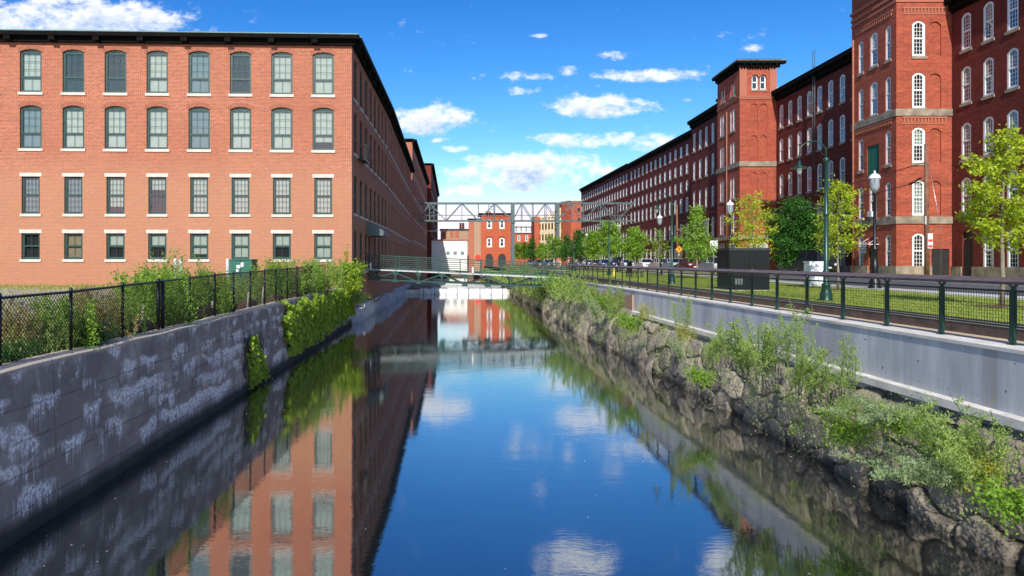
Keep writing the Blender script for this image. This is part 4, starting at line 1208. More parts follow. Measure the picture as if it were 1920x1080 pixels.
# ------------------------------------------------------------------ left canal wall
def canal_wall_left():
    mb = MB(); ys = [-12 + 1.2 * k for k in range(49)]
    ys = [y for y in ys if y < 46.4] + [46.6]
    rr = random.Random(5)
    top = {y: 2.6 + rr.uniform(-.02, .02) for y in ys}
    L = 0
    for k in range(len(ys) - 1):
        a, b = ys[k], ys[k + 1]; xa, xb = LWX(a), LWX(b); za, zb = top[a], top[b]; l = b - a
        mb.face([(xa + .12, a, -1.2), (xb + .12, b, -1.2), (xb, b, zb - .03), (xa, a, za - .03)], 0, [(L, -1.2), (L + l, -1.2), (L + l, zb - .03), (L, za - .03)])
        mb.face([(xa, a, za - .03), (xb, b, zb - .03), (xb - .05, b, zb), (xa - .05, a, za)], 0, [(L, 2.75), (L + l, 2.75), (L + l, 2.75), (L, 2.75)])
        mb.face([(xa - .05, a, za), (xb - .05, b, zb), (xb - .42, b, zb), (xa - .42, a, za)], 0, [(L, 2.75), (L + l, 2.75), (L + l, 3.1), (L, 3.1)])
        mb.face([(xa - .42, a, za), (xb - .42, b, zb), (xb - .42, b, 2.2), (xa - .42, a, 2.2)], 0, [(L, 3.1), (L + l, 3.1), (L + l, 2.8), (L, 2.8)])
        L += l
    o = mb.build('canal_wall', M['wall_left'])
    tag(o, 'old lime-streaked concrete wall lining the left bank of the canal', 'canal wall')
canal_wall_left()

# ------------------------------------------------------------------ right concrete wall with pale coping
def canal_wall_right():
    t = thing('concrete_wall', 'smooth grey board-marked concrete wall under the long handrail', 'retaining wall', (7.8, 20, 2.0))
    ys = [-12 + k for k in range(0, 107)]
    mb = MB(); cp = MB(); ft = MB(); L = 0
    def zb(y): return 2.02 if y < 31 else (2.42 if y < 52 else 2.3)
    for k in range(len(ys) - 1):
        a, b = ys[k], ys[k + 1]; xa, xb = RWX(a), RWX(b)
        z = zb(a) - .3
        mb.face([(xb, b, z), (xa, a, z), (xa, a, 2.9), (xb, b, 2.9)], 0, [(b, z), (a, z), (a, 2.9), (b, 2.9)])
        cp.face([(xb - .025, b, 2.9), (xa - .025, a, 2.9), (xa - .025, a, 2.955), (xb - .025, b, 2.955)])
        cp.face([(xa - .025, a, 2.955), (xa + .48, a, 2.955), (xb + .48, b, 2.955), (xb - .025, b, 2.955)])
        cp.face([(xa - .025, a, 2.9), (xb - .025, b, 2.9), (xb, b, 2.9), (xa, a, 2.9)])
        if a < 31:
            ft.face([(xb - .13, b, 1.86), (xa - .13, a, 1.86), (xa - .12, a, 1.99), (xb - .12, b, 1.99)])
            ft.face([(xa - .12, a, 1.99), (xa + .02, a, 2.02), (xb + .02, b, 2.02), (xb - .12, b, 1.99)])
    mb.build('wall_face', M['wall_right'], t); cp.build('coping', M['concrete_pale'], t); ft.build('footing', M['concrete_pale'], t)
    q = MB(); ys2 = list(range(31, 45))
    for k in range(len(ys2) - 1):
        a, b = ys2[k], ys2[k + 1]
        def bt(y): return 2.72 - .02 * (y - 31) + .05 * math.sin(y * 2.1)
        q.face([(RWX(b) - .06, b, 1.7), (RWX(a) - .06, a, 1.7), (RWX(a) - .06, a, bt(a)), (RWX(b) - .06, b, bt(b))], 0, [(b, 1.7), (a, 1.7), (a, bt(a)), (b, bt(b))])
    q.face([(RWX(31) - .06, 31, 1.7), (RWX(31), 31, 1.7), (RWX(31), 31, 2.72), (RWX(31) - .06, 31, 2.72)], 0, [(0, 1.7), (.1, 1.7), (.1, 2.7), (0, 2.7)])
    q.build('brick_patch', M['brick_tan'], t)
canal_wall_right()
strip('sandy_path', lambda y: RWX(y) + .47, lambda y: RWX(y) + 1.0, 0, YS[:13], 'sand', nz=lambda y: 2.951)
def timber_edge():
    mb = MB(); ys = [-12 + 3.05 * k for k in range(36)]
    for k in range(len(ys) - 1):
        a, b = ys[k], ys[k + 1] - .015
        mb.bar((RWX(a) + .98, a, (GZ(a) + 2.88) / 2 + .03), (RWX(b) + .98, b, (GZ(b) + 2.88) / 2 + .03), .06, GZ(a) - 2.88 + .12)
        mb.bar((RWX(a) + 1.07, a, GZ(a) + .035), (RWX(b) + 1.07, b, GZ(b) + .035), .26, .05, 1)
    tag(mb.build('timber_edging', [M['wood_rail'], M['concrete_pale']]), 'dark timber boards edging the lawn behind the handrail', 'edging')
timber_edge()

# ------------------------------------------------------------------ rubble bank
def rubble():
    rng = np.random.default_rng(11); JJ = []; SS = []
    def patch(y0, y1, dy, nt, sw, sh):
        ny = int((y1 - y0) / dy) + 1
        ys = np.linspace(y0, y1, ny); ts = np.linspace(0, 1, nt)
        Yg, Tg = np.meshgrid(ys, ts, indexing='ij')
        ztop = np.interp(Yg, [-12, 30.8, 31.2, 52, 53, 187], [1.9, 1.9, 2.15, 2.3, 2.2, 2.0])
        zz = -.5 + Tg * (ztop + .5)
        H = (zz + .5)
        # domain warp
        wy = Yg + .08 * np.sin(zz * 4.1 + Yg * 1.3) + .04 * np.sin(Yg * 5.3 + zz * 2.2); wz = H + .12 * np.sin(Yg * 1.9) + .08 * np.sin(Yg * 4.7 + 1)
        a = wy / sw; b = wz / sh
        ib = np.floor(b).astype(int); f1 = np.full(a.shape, 9.); f2 = np.full(a.shape, 9.); idd = np.zeros(a.shape, int)
        dxs = np.zeros(a.shape); dzs = np.zeros(a.shape)
        for db in (-1, 0, 1):
            jb = ib + db; off = (jb % 2) * .5
            ia = np.floor(a - off).astype(int)
            for da in (-1, 0, 1):
                ja = ia + da
                h = (ja * 73856093 ^ jb * 19349663) & 0xffff
                h2 = ((ja * 83492791) ^ (jb * 2654435761)) & 0xffff
                cx = ja + off + .5 + (h / 65535 - .5) * .75; cz = jb + .5 + (h2 / 65535 - .5) * .45
                dd = np.sqrt(((a - cx) * 1.0) ** 2 + ((b - cz) * 1.1) ** 2)
                m = dd < f1
                f2 = np.where(m, f1, np.minimum(f2, dd))
                idd = np.where(m, h ^ (h2 << 3), idd); dxs = np.where(m, a - cx, dxs); dzs = np.where(m, b - cz, dzs)
                f1 = np.where(m, dd, f1)
        e = np.clip((f2 - f1) / .10, 0, 1); e = e ** .5
        r1 = ((idd * 2654435761) & 0xffff) / 65535; r2 = ((idd * 40503) & 0xffff) / 65535 - .5; r3 = ((idd * 69069 + 1) & 0xffff) / 65535 - .5
        disp = .24 * e + .17 * r1 + .24 * r2 * dxs + .34 * r3 * dzs - .16 - .06 * (f1 ** 2)
        JJ.append((1 - np.clip((f2 - f1) / .075, 0, 1)).ravel()); SS.append(r1.ravel())
        disp += .012 * np.sin(Yg * 11 + zz * 7) * np.sin(zz * 13 - Yg * 3) + .016 * rng.standard_normal(a.shape) * (dy < .1)
        low = np.clip(1 - H / 1.0, 0, 1); disp += .16 * low * (r1 - .3)
        disp *= np.clip((1 - Tg) * 9, .25, 1)
        xl = np.interp(Yg, [-12, 20, 34, 47, 50, 52, 79, 92, 120, 165, 187], [7.15, 7.2, 6.5, 6.2, 6.0, 6.4, 5.9, 5.8, 5.4, 3.8, 3.6])
        xw = np.interp(Yg, [-12, 14, 31, 42, 60, 95, 165, 187], [7.95, 7.88, 7.7, 7.6, 7.5, 6.9, 4.9, 4.6])
        xl = xl + .34; base = xl + (xw - xl) * (.25 * Tg + .75 * Tg ** 3)
        Xg = base - disp * .85 + .08
        if y0 < 0: Xg = np.minimum(Xg, xw + .05)
        V = np.stack([Xg, Yg, zz], -1)
        Q = np.stack([V[:-1, :-1], V[:-1, 1:], V[1:, 1:], V[1:, :-1]], 2).reshape(-1, 4, 3)
        return V, ny, nt
    vs = []; fs = []; b = 0
    for args in ((-3, 26, .04, 66, 1.15, .78), (26, 60, .10, 34, 1.1, .7), (60, 188, .5, 10, 1.4, .8)):
        V, ny, nt = patch(*args)
        vs.append(V.reshape(-1, 3)); g = np.arange(ny * nt).reshape(ny, nt) + b
        fs.append(np.stack([g[:-1, :-1], g[:-1, 1:], g[1:, 1:], g[1:, :-1]], -1).reshape(-1, 4)); b += ny * nt
    V = np.concatenate(vs); Fc = np.concatenate(fs)
    me = bpy.data.meshes.new('rubble_wall'); me.vertices.add(len(V)); me.vertices.foreach_set('co', V.astype(np.float32).ravel())
    n = len(Fc); me.loops.add(n * 4); me.loops.foreach_set('vertex_index', Fc.astype(np.int32).ravel())
    me.polygons.add(n); me.polygons.foreach_set('loop_start', np.arange(0, n * 4, 4, dtype=np.int32))
    try: me.polygons.foreach_set('loop_total', np.full(n, 4, dtype=np.int32))
    except Exception: pass
    for nm, arr in (('stone', SS), ('joint', JJ)):
        at = me.attributes.new(nm, 'FLOAT', 'POINT'); at.data.foreach_set('value', np.concatenate(arr).astype(np.float32))
    me.materials.append(M['rock']); me.update(calc_edges=True); me.validate()
    tag(link('rubble_wall', me), 'rough wall of large broken granite blocks under the smooth concrete', 'stone wall')
rubble()
# ledge that closes the rubble against the wall
mb = MB()
for k in range(30):
    a = 52 + k * 5.2; b = a + 5.2
    if b > 187.5: break
    mb.face([(RWX(a) - .75, a, 2.1), (RWX(a) + .02, a, 2.28), (RWX(b) + .02, b, 2.28), (RWX(b) - .75, b, 2.1)])
mb.build('bank_top', M['dirt'])['kind'] = 'structure'

# ------------------------------------------------------------------ handrail with mesh panels
def handrail():
    t = thing('handrail_fence', 'long green railing with wire mesh panels and a broad timber top rail beside the lawn', 'railing', (8.3, 20, 2.95))
    pys = []; y = 10.3 - 1.53 * 4
    while y < 52.2: pys.append(y); y += 1.53
    xr = lambda y: RWX(y) + .40
    hz = interp([(4, 3.90), (12, 3.90), (52, 3.98), (60, 4.0)])
    post = MB(); post.bar((-.0, 0, 0), (0, 0, .86), .035, .075)
    post.bar((.0, .05, .05), (0, .05, .80), .03, .03); post.bar((0, 0, .02), (0, .055, .10), .05, .07); post.box(-.06, .06, -.07, .07, 0, .012)
    post.bar((-.0, 0, .84), (-.085, 0, .925), .03, .03); post.bar((0, 0, .84), (.085, 0, .925), .03, .03); post.box(-.09, .09, -.02, .02, .92, .932)
    pm = post.mesh('post', M['rail_green'])
    for k, y in enumerate(pys):
        o = link('post', pm, t, Vector((xr(y), y, 2.955)) - t.location); o.scale.z = (hz(y) - 2.955) / .932
    # mesh panels
    def panel(L, fine):
        mb = MB(); z0, z1 = .27, .80; g = .07
        a, b = .06, L - .05
        mb.bar((0, a, z0), (0, b, z0), .02, .03); mb.bar((0, a, z1), (0, b, z1), .02, .03)
        mb.bar((0, a, z0), (0, a, z1), .02, .02); mb.bar((0, b, z0), (0, b, z1), .02, .02)
        n = int((b - a) / (.055 if fine else .11))
        for k in range(1, n): mb.bar((0, a + (b - a) * k / n, z0), (0, a + (b - a) * k / n, z1), .005)
        n = int((z1 - z0) / (.05 if fine else .1))
        for k in range(1, n): mb.bar((.004, a, z0 + (z1 - z0) * k / n), (.004, b, z0 + (z1 - z0) * k / n), .0045)
        return mb.mesh('mesh_panel', M['rail_green'])
    pf, pc = panel(1.53, True), panel(1.53, False)
    for k in range(len(pys) - 1):
        y = pys[k]; an = math.atan2(xr(pys[k + 1]) - xr(y), 1.53)
        o = link('mesh_panel', pf if y < 30 else pc, t, Vector((xr(y), y, 2.955)) - t.location, -an); o.scale.z = (hz(y) - 2.955) / .932
    # broad tilted top rail, plank by plank
    mb = MB(); ys = pys[::2] + [pys[-1]]
    for k in range(len(ys) - 1):
        a, b = Vector((xr(ys[k]) - .02, ys[k], hz(ys[k]) + .02)), Vector((xr(ys[k + 1]) - .02, ys[k + 1], hz(ys[k + 1]) + .02))
        b = a.lerp(b, .997)
        mb.bar(a, b, .24, .045, up=(-.28, 0, 1))
    mb.build('top_rail', M['wood_rail'], t)
    # beyond the footbridge
    t2 = thing('handrail_fence', 'far stretch of dark railing along the bank beyond the footbridge', 'railing', (8, 61, 2.95))
    mb = MB(); ys = [59.6 + 2.1 * k for k in range(28)]
    for y in ys: link('post', pm, t2, Vector((xr(y), y, 2.955)) - t2.location)
    for k in range(len(ys) - 1):
        a, b = (xr(ys[k]), ys[k]), (xr(ys[k + 1]), ys[k + 1])
        mb.bar((a[0], a[1], 3.9), (b[0], b[1], 3.9), .14, .05)
        for z in (3.2, 3.45, 3.7): mb.bar((a[0], a[1], z), (b[0], b[1], z), .02, .02)
    mb.build('top_rail', M['wood_rail'], t2)
handrail()

# ------------------------------------------------------------------ chain link fence
def chain_fence():
    t = thing('chain_link_fence', 'black chain-link fence along the top of the left canal wall', 'fence', (-7.1, 20, 2.6))
    pys = [6.6, 8.55, 10.5, 12.5, 14.5, 16.3, 18.3, 20.3, 22.1, 24.0, 25.9, 27.6, 29.6, 31.5, 33.4, 35.2, 36.9, 38.7]
    fx = lambda y: LWX(y) - .33
    tz = interp([(5, 3.62), (12.5, 3.66), (20.3, 3.82), (26, 3.88), (38.6, 4.05)])
    for k, y in enumerate(pys):
        m = MB(); r = .045 if k == 5 else .03
        m.tube([(fx(y), y, 2.58), (fx(y), y, tz(y) + .03)], r, 8); m.lathe((fx(y), y, tz(y) + .03), [(r * 1.15, 0), (r * .9, .04), (.001, .06)], 8)
        if k == 5: m.tube([(fx(y + .25), y + .25, 2.58), (fx(y + .25), y + .25, tz(y))], .05, 8)
        m.build('post', M['black_metal'], t)
    m = MB(); m.tube([(fx(y), y, tz(y)) for y in pys], .024, 6); m.build('top_rail', M['black_metal'], t)
    w = MB(); s = .085
    for k in range(len(pys) - 1):
        y0, y1 = pys[k], pys[k + 1]; A = Vector((fx(y0), y0, 0)); B = Vector((fx(y1), y1, 0)); L = (B - A).length
        zt = (tz(y0) + tz(y1)) / 2 + .03 - 2.64; st = s if y0 < 22 else s * 1.6; rr = .0028 if y0 < 22 else .004
        for sg in (1, -1):
            c = -zt
            while c < L:
                # line u = c + z (sg=1) or mirrored
                z0 = max(0, -c); z1 = min(zt, L - c)
                if z1 > z0 + .02:
                    u0, u1 = c + z0, c + z1
                    if sg < 0: u0, u1 = L - u0, L - u1
                    w.bar(A.lerp(B, u0 / L) + Vector((0, 0, 2.64 + z0)), A.lerp(B, u1 / L) + Vector((0, 0, 2.64 + z1)), rr * 2)
                c += st
    w.build('wire_mesh', M['black_metal'], t)
chain_fence()

# ------------------------------------------------------------------ footbridge
def footbridge():
    t = thing('footbridge', 'green steel truss footbridge crossing the canal to the mill door', 'footbridge', (0, 56.5, 3.2))
    yn, yf = 55.0, 57.9; xl, xr = -7.95, 8.9
    dz = lambda x: 3.70 + (x - xl) / (8.3 - xl) * (2.97 - 3.70) if x < 8.3 else 2.97
    mb = MB(); N = 17
    xs = [xl + (xr - xl) * k / N for k in range(N + 1)]
    for k in range(N): mb.obox(((xs[k] + xs[k + 1]) / 2, (yn + yf) / 2, (dz(xs[k]) + dz(xs[k + 1])) / 2 - .05), ((xs[k + 1] - xs[k]) / 2 - .004, 0, (dz(xs[k + 1]) - dz(xs[k])) / 2), (0, (yf - yn) / 2, 0), (0, 0, .05))
    mb.build('deck', M['steel'], t)
    for y in (yn, yf):
        m = MB(); m.bar((xl, y, dz(xl) - .05), (8.3, y, dz(8.3) - .05), .08, .11); m.bar((8.3, y, 2.89), (xr, y, 2.89), .08, .17); m.build('edge_beam', M['deck_white'], t)
    bx = [xl + .55 + k * 1.87 for k in range(9)]
    cz = lambda x: 2.90 - (x - xl) * .043 - .24 * (1 - ((x - .2) / 8.2) ** 2)
    for y in (yn + .03, yf - .03):
        for i, x in enumerate(bx):
            m = MB(); m.bar((x, y, cz(x)), (x, y, dz(x) - .17), .09, .09); m.build('truss_post', M['bridge_green'], t)
            g = MB()
            g.face([(x - .27, y - .06, dz(x) - .16), (x - .1, y - .06, dz(x) - .42), (x + .1, y - .06, dz(x) - .42), (x + .27, y - .06, dz(x) - .16)])
            g.idx([(x - .20, y - .07, dz(x) - .16), (x + .20, y - .07, dz(x) - .16), (x + .09, y - .07, dz(x) - .34), (x - .09, y - .07, dz(x) - .34),
                   (x - .20, y + .07, dz(x) - .16), (x + .20, y + .07, dz(x) - .16), (x + .09, y + .07, dz(x) - .34), (x - .09, y + .07, dz(x) - .34)],
                  [(0, 3, 2, 1), (4, 5, 6, 7), (0, 1, 5, 4), (1, 2, 6, 5), (2, 3, 7, 6), (3, 0, 4, 7)])
            g.idx([(x - .26, y - .08, cz(x) - .05), (x + .26, y - .08, cz(x) - .05), (x + .16, y - .08, cz(x) + .17), (x - .16, y - .08, cz(x) + .17),
                   (x - .26, y + .08, cz(x) - .05), (x + .26, y + .08, cz(x) - .05), (x + .16, y + .08, cz(x) + .17), (x - .16, y + .08, cz(x) + .17)],
                  [(0, 1, 2, 3), (4, 7, 6, 5), (0, 4, 5, 1), (1, 5, 6, 2), (2, 6, 7, 3), (3, 7, 4, 0)])
            g.build('gusset_plate', M['bridge_green'], t)
            if i < len(bx) - 1:
                x2 = bx[i + 1]; m = MB()
                if i % 2 == 0: m.bar((x, y, cz(x) + .08), (x2, y, dz(x2) - .2), .09, .09)
                else: m.bar((x, y, dz(x) - .2), (x2, y, cz(x2) + .08), .09, .09)
                m.build('diagonal', M['bridge_green'], t)
        m = MB(); m.bar((bx[0] - .3, y, cz(bx[0])), (bx[-1] + .3, y, cz(bx[-1])), .12, .12)
        m.bar((xl, y, dz(xl) - .2), (bx[0], y, cz(bx[0])), .08); m.bar((bx[-1], y, cz(bx[-1])), (8.0, y, dz(8) - .2), .08)
        m.build('bottom_chord', M['bridge_green'], t)
    m = MB()
    for x in bx: m.bar((x, yn, cz(x)), (x, yf, cz(x)), .09); m.bar((x, yn, dz(x) - .2), (x, yf, dz(x) - .2), .09, .14)
    m.build('cross_beams', M['bridge_green'], t)
    rh = lambda x: 1.10
    for y in (yn - .06, yf + .06):
        for k in range(10):
            x = xl + .75 + k * 1.72
            m = MB(); m.bar((x, y, dz(x) - .2), (x, y, dz(x) + rh(x)), .055, .09); m.build('rail_post', M['bridge_green'], t)
        m = MB()
        for h in (.13, .30, .47, .64, .81, .96, 1.1):
            th = .065 if h in (.81, 1.1, .13) else .04
            m.bar((xl + .1, y, dz(xl) + h), (8.3, y, dz(8.3) + h), th); m.bar((8.3, y, dz(8.3) + h), (xr, y, dz(xr) + h), th)
        m.build('rails', M['bridge_green'], t)
        for x in ((xl + .45, .7) if y < 56 else ()):
            m = MB().box(x - .06, x + .06, y - .11, y - .046, dz(x) + .02, dz(x) + .5); m.build('white_plate', M['white_frame'], t)
    m = MB().box(8.1, 9.2, yn - .3, yf + .3, 2.0, 2.95); m.build('abutment', M['concrete_pale'], t)
footbridge()

# ------------------------------------------------------------------ overhead truss
def gantry():
    t = thing('overhead_truss', 'grey steel lattice truss carried high across the canal and street', 'truss bridge', (9.2, 128, 3.3))
    d = 128; zt, zb = Z(380.5, d), Z(413.5, d); xl, xr = -8.7, 31.9
    for yy in (0, 2.2):
        for nm, z in (('top_chord', zt), ('bottom_chord', zb)):
            m = MB(); m.bar((xl if z == zb else xl + .3, d + yy, z), (xr, d + yy, z), .2, .2); m.build(nm, M['steel'], t)
        xs = [X(p, d) for p in (786, 805, 836, 866, 897, 928, 962, 979, 1000, 1024, 1046, 1074, 1094, 1126, 1158, 1190)]
        m = MB()
        for x in xs[1:-1]: m = MB(); m.bar((x, d + yy, zb), (x, d + yy, zt), .12, .12); m.build('vertical', M['steel'], t)
        for k in range(len(xs) - 1):
            a, b = xs[k], xs[k + 1]; m = MB()
            if k % 2 == 0: m.bar((a, d + yy, zb), (b, d + yy, zt), .13, .13)
            else: m.bar((a, d + yy, zt), (b, d + yy, zb), .13, .13)
            m.build('diagonal', M['steel'], t)
    m = MB()
    for x in xs: m.bar((x, d, zt), (x, d + 2.2, zt), .14); m.bar((x, d, zb), (x, d + 2.2, zb), .14)
    for px in (805, 814): m.bar((X(px, d), d - .2, zb), (X(px, d), d - .2, zt - .1), .12)
    for f in (.2, .45, .7): m.bar((X(805, d), d - .2, zb + (zt - zb) * f), (X(814, d), d - .2, zb + (zt - zb) * f), .1)
    for px in (916, 925): m.bar((X(px, d), d - .2, zb), (X(px, d), d - .2, zt), .1)
    for f in (.6, .8): m.bar((X(916, d), d - .2, zb + (zt - zb) * f), (X(925, d), d - .2, zb + (zt - zb) * f), .1)
    m.build('cross_braces', M['steel'], t)
    m = MB(); m.bar((-8.7, d + 1, zb - 1.9), (X(880, d), d + 1, zb - 1.9), .08); m.bar((-8.7, d + 1, (zt + zb) / 2 - .6), (xr, d + 1, (zt + zb) / 2 - .6), .12)
    m.build('pipe', M['steel'], t)
    for px in (962, 1046):
        x = X(px, d); m = MB(); m.box(x - .30, x + .30, d - .12, d + .12, 2.6, zt); m.box(x - .28, x + .28, d + 2.08, d + 2.32, 2.6, zt)
        m.box(x - .42, x + .42, d - .3, d + .3, zb - .5, zb - .15); m.box(x - .8, x + .8, d - .5, d + .5, 2.6, 3.5)
        m.build('column', M['steel'], t)
gantry()

# ------------------------------------------------------------------ weir and boom
def weir():
    t = thing('weir', 'low white weir with water falling over its crest beyond the footbridge', 'weir', (-1, 91, 0))
    xa, xb = -5.9, 5.7
    m = MB().box(-9.5, xb + .6, 91.0, 91.6, -1, .58); m.build('sill', M['concrete_pale'], t)
    N = 60; f = MB()
    for k in range(N):
        a = xa + (xb - xa) * k / N; b = xa + (xb - xa) * (k + 1) / N
        pr = [(91.35, .715), (91.0, .71), (90.8, .58), (90.7, .30), (90.66, -.02)]
        for i in range(4):
            f.face([(b, pr[i][0], pr[i][1]), (a, pr[i][0], pr[i][1]), (a, pr[i + 1][0], pr[i + 1][1]), (b, pr[i + 1][0], pr[i + 1][1])], 0, None, True)
    f.build('falling_water', M['foam'], t)
    for k in range(8):
        x = xa + .5 + k * 1.5; m = MB().box(x - .04, x + .04, 90.55, 90.64, -.3, .8); m.build('stanchion', M['steel'], t)
    b = thing('floating_boom', 'long pale floating boom across the upper water behind the footbridge', 'boom', (-1, 104, .86))
    m = MB(); m.tube([(-8.4, 104, .82), (5.6, 103, .82)], .22, 10)
    m.build('float', M['deck_white'], b)
weir()
# ------------------------------------------------------------------ plants
def leaf_quads(C, size, rng, flat=0.0, aspect=.55, droop=None):
    n = len(C)
    d = rng.standard_normal((n, 3)); d[:, 2] *= (1 - flat); d /= np.linalg.norm(d, axis=1, keepdims=True) + 1e-9
    if droop is not None: d = d * .6 + droop; d /= np.linalg.norm(d, axis=1, keepdims=True)
    r = rng.standard_normal((n, 3)); s = np.cross(d, r); s /= np.linalg.norm(s, axis=1, keepdims=True) + 1e-9
    sz = (size * rng.uniform(.65, 1.35, n))[:, None]
    a = C - d * sz * .5; b = C + s * sz * aspect * .5; c = C + d * sz * .5; e = C - s * sz * aspect * .5
    return np.stack([a, b, c, e], 1)

def tree_meshes(seed, h, w, base, nleaf, leaf, mat, bark='bark', trunk=.07, shape='oval', clump=.28):
    """a young street tree in local space: tapered trunk with limbs, crown of many small leaves in clumps"""
    rng = np.random.default_rng(seed); rr = random.Random(seed)
    mb = MB()
    bend = [(rr.uniform(-.02, .02) * h * k / 6, rr.uniform(-.02, .02) * h * k / 6, h * .97 * k / 6) for k in range(7)]; bend[0] = (0, 0, -.05)
    mb.tube(bend, [trunk * (1 - .85 * k / 6) for k in range(7)], 9)
    tips = []
    nb = int(16 + h * 3)
    for k in range(nb):
        f = (k + .5) / nb; z = base + (h * .97 - base) * f ** .95
        if shape == 'oval': rad = w / 2 * (math.sin(math.pi * min(1, .12 + f * .84)) ** .75)
        elif shape == 'cone': rad = w / 2 * (1 - f) ** .75 * (1 if f > .06 else .7)
        else: rad = w / 2 * math.sqrt(max(.05, 1 - (f * 1.8 - .75) ** 2 * .9))
        rad *= rr.uniform(.62, 1.22); an = k * 2.4 + rr.uniform(-.5, .5)
        zi = z - rad * .35
        i = max(0, min(5, int(zi / (h * .97) * 6))); fr = max(0, min(1, zi / (h * .97) * 6 - i))
        p0 = Vector(bend[i]).lerp(Vector(bend[i + 1]), fr)
        tip = Vector((p0.x + rad * math.cos(an), p0.y + rad * math.sin(an), z + rad * .12))
        mid = p0.lerp(tip, .5) + Vector((0, 0, -rad * .06 + rr.uniform(0, .05)))
        r0 = trunk * .33 * (1 - f * .6)
        mb.tube([p0, mid, tip], [r0, r0 * .6, r0 * .15], 5)
        for q in (.45, .72, .98): tips.append((p0.lerp(tip, q) + Vector((0, 0, .02)), rad))
        for s in range(2):
            st = mid.lerp(tip, rr.random()); e = st + Vector((rr.uniform(-1, 1), rr.uniform(-1, 1), rr.uniform(-.2, .9))) * rad * .38
            mb.tube([st, e], [r0 * .4, r0 * .1], 4); tips.append((e, rad))
    tips.append((Vector(bend[-1]), w * .3)); tips.append((Vector(bend[-1]) * .96, w * .3))
    T = np.array([tuple(p) for p, _ in tips]); W = np.array([max(.25, r) for _, r in tips]); W = W * rng.uniform(.25, 1.5, len(W))
    idx = rng.choice(len(T), nleaf, p=W / W.sum())
    C = T[idx] + rng.standard_normal((nleaf, 3)) * np.array([clump, clump, clump * .62]) * (w / 2) * .75
    C[:, 2] = np.maximum(C[:, 2], base * .85)
    V = leaf_quads(C, leaf, rng, .2)
    return mb.mesh('trunk', M[bark]), quads_mesh('crown', V, M[mat])

def tree(label, x, y, z, meshes, rz=0, s=1.0, name='street_tree', group=None, mulch=False, cat='tree'):
    t = thing(name, label, cat, (x, y, z), rz, group)
    a = link('trunk', meshes[0], t); b = link('crown', meshes[1], t)
    t.scale = (s, s, s)
    return t

TG = 'young trees along the canal street'
tA = tree_meshes(1, 4.35, 1.55, 1.45, 5200, .10, 'leaf_lime', trunk=.06, clump=.2)
tB = tree_meshes(2, 4.3, 1.6, 1.3, 3600, .10, 'leaf_lime', trunk=.05, clump=.22)
tC = tree_meshes(3, 4.45, 1.9, 1.1, 2600, .12, 'leaf_lime', trunk=.05, clump=.22)
tD = tree_meshes(4, 4.4, 2.1, 1.2, 3600, .13, 'leaf_mid', trunk=.06, shape='cone', clump=.24)
tE = tree_meshes(5, 3.4, 1.2, 1.2, 500, .12, 'leaf_mid', trunk=.06)
tF = tree_meshes(6, 3.95, 2.1, 1.2, 3000, .17, 'leaf_mid', trunk=.07, clump=.24)
tG = tree_meshes(7, 4.1, 2.1, 1.1, 3000, .18, 'leaf_dark', trunk=.1, shape='cone')
tree('largest lime green young tree, at the right edge beside the handrail', X(1879, 16.0), 16.0, 3.14, tA, .3, .97, group=TG)
tree('lime green tree between the curved lamp and the black lantern post', X(1571, 25.6), 25.6, 3.14, tB, 1.2, .97, group=TG)
tree('yellowish tree rising behind the black utility cabinet', X(1411, 33), 33, 3.15, tC, 2.1, 1.0, group=TG)
tree('tapering green tree in front of the red parked car', X(1307, 41), 41, 3.17, tD, .5, 1.0, group=TG)
tree('small sparse tree beside the diamond warning sign', X(1235, 48), 48, 3.2, tE, .1, 1.0, group=TG)
tree('rounded green tree standing in front of the silver saloon', X(1190, 57), 57, 3.24, tF, .7, 1.0, group=TG)
tree('tallest green street tree, next to the far curved lamp', X(1142, 62), 62, 3.27, tF, 2.7, 1.18, group=TG)
tree('green tree in front of the white parked car in the distance', X(1112, 70), 70, 3.3, tF, 4.0, 1.05, group=TG)
tree('dark conical tree where the mill row ends', X(1085, 79), 79, 3.33, tG, 1.0, 1.12, group=TG)
tree('dark tree left of the conical one at the end of the mills', X(1063, 88), 88, 3.33, tG, 2.2, 1.05, group=TG)
tree('light green tree in front of the cream car park fins', X(1045, 98), 98, 3.33, tF, 3.0, 1.15, group=TG)
tree('narrow tree overlapping the middle of the car park fins', X(1030, 108), 108, 3.33, tD, .4, 1.2, group=TG)
tree('low leafy tree at the left end of the car park fins', X(1016, 120), 120, 3.33, tF, 1.4, 1.1, group=TG)
for px, d, lb, s, rz in ((998, 128, 'dark round tree nearest the gap beside the car park', 1.3, .3), (984, 138, 'middle one of three round trees before the brick office', 1.25, 2.0),
                         (970, 148, 'round tree just right of the tall steel column', 1.3, 4.1)):
    tree(lb, X(px, d), d, 3.33, tG if px == 998 else tF, rz, s, group=TG)
tree('dense dark tree at the left of the white shed', X(827, 200), 200, 3.0, tree_meshes(21, 9.5, 5.0, 1.5, 3500, .4, 'leaf_dark', 'bark_dark', .2, 'oval'), 0, .8, 'dense_tree')
big = tree_meshes(9, 6.5, 3.7, .5, 12000, .22, 'leaf_dark', 'bark_dark', .16, 'oval', clump=.30)
tree('big bushy dark green tree growing against the mill wall between the towers', X(1492, 60), 60, 3.28, big, 0, 1.0, 'bushy_tree')
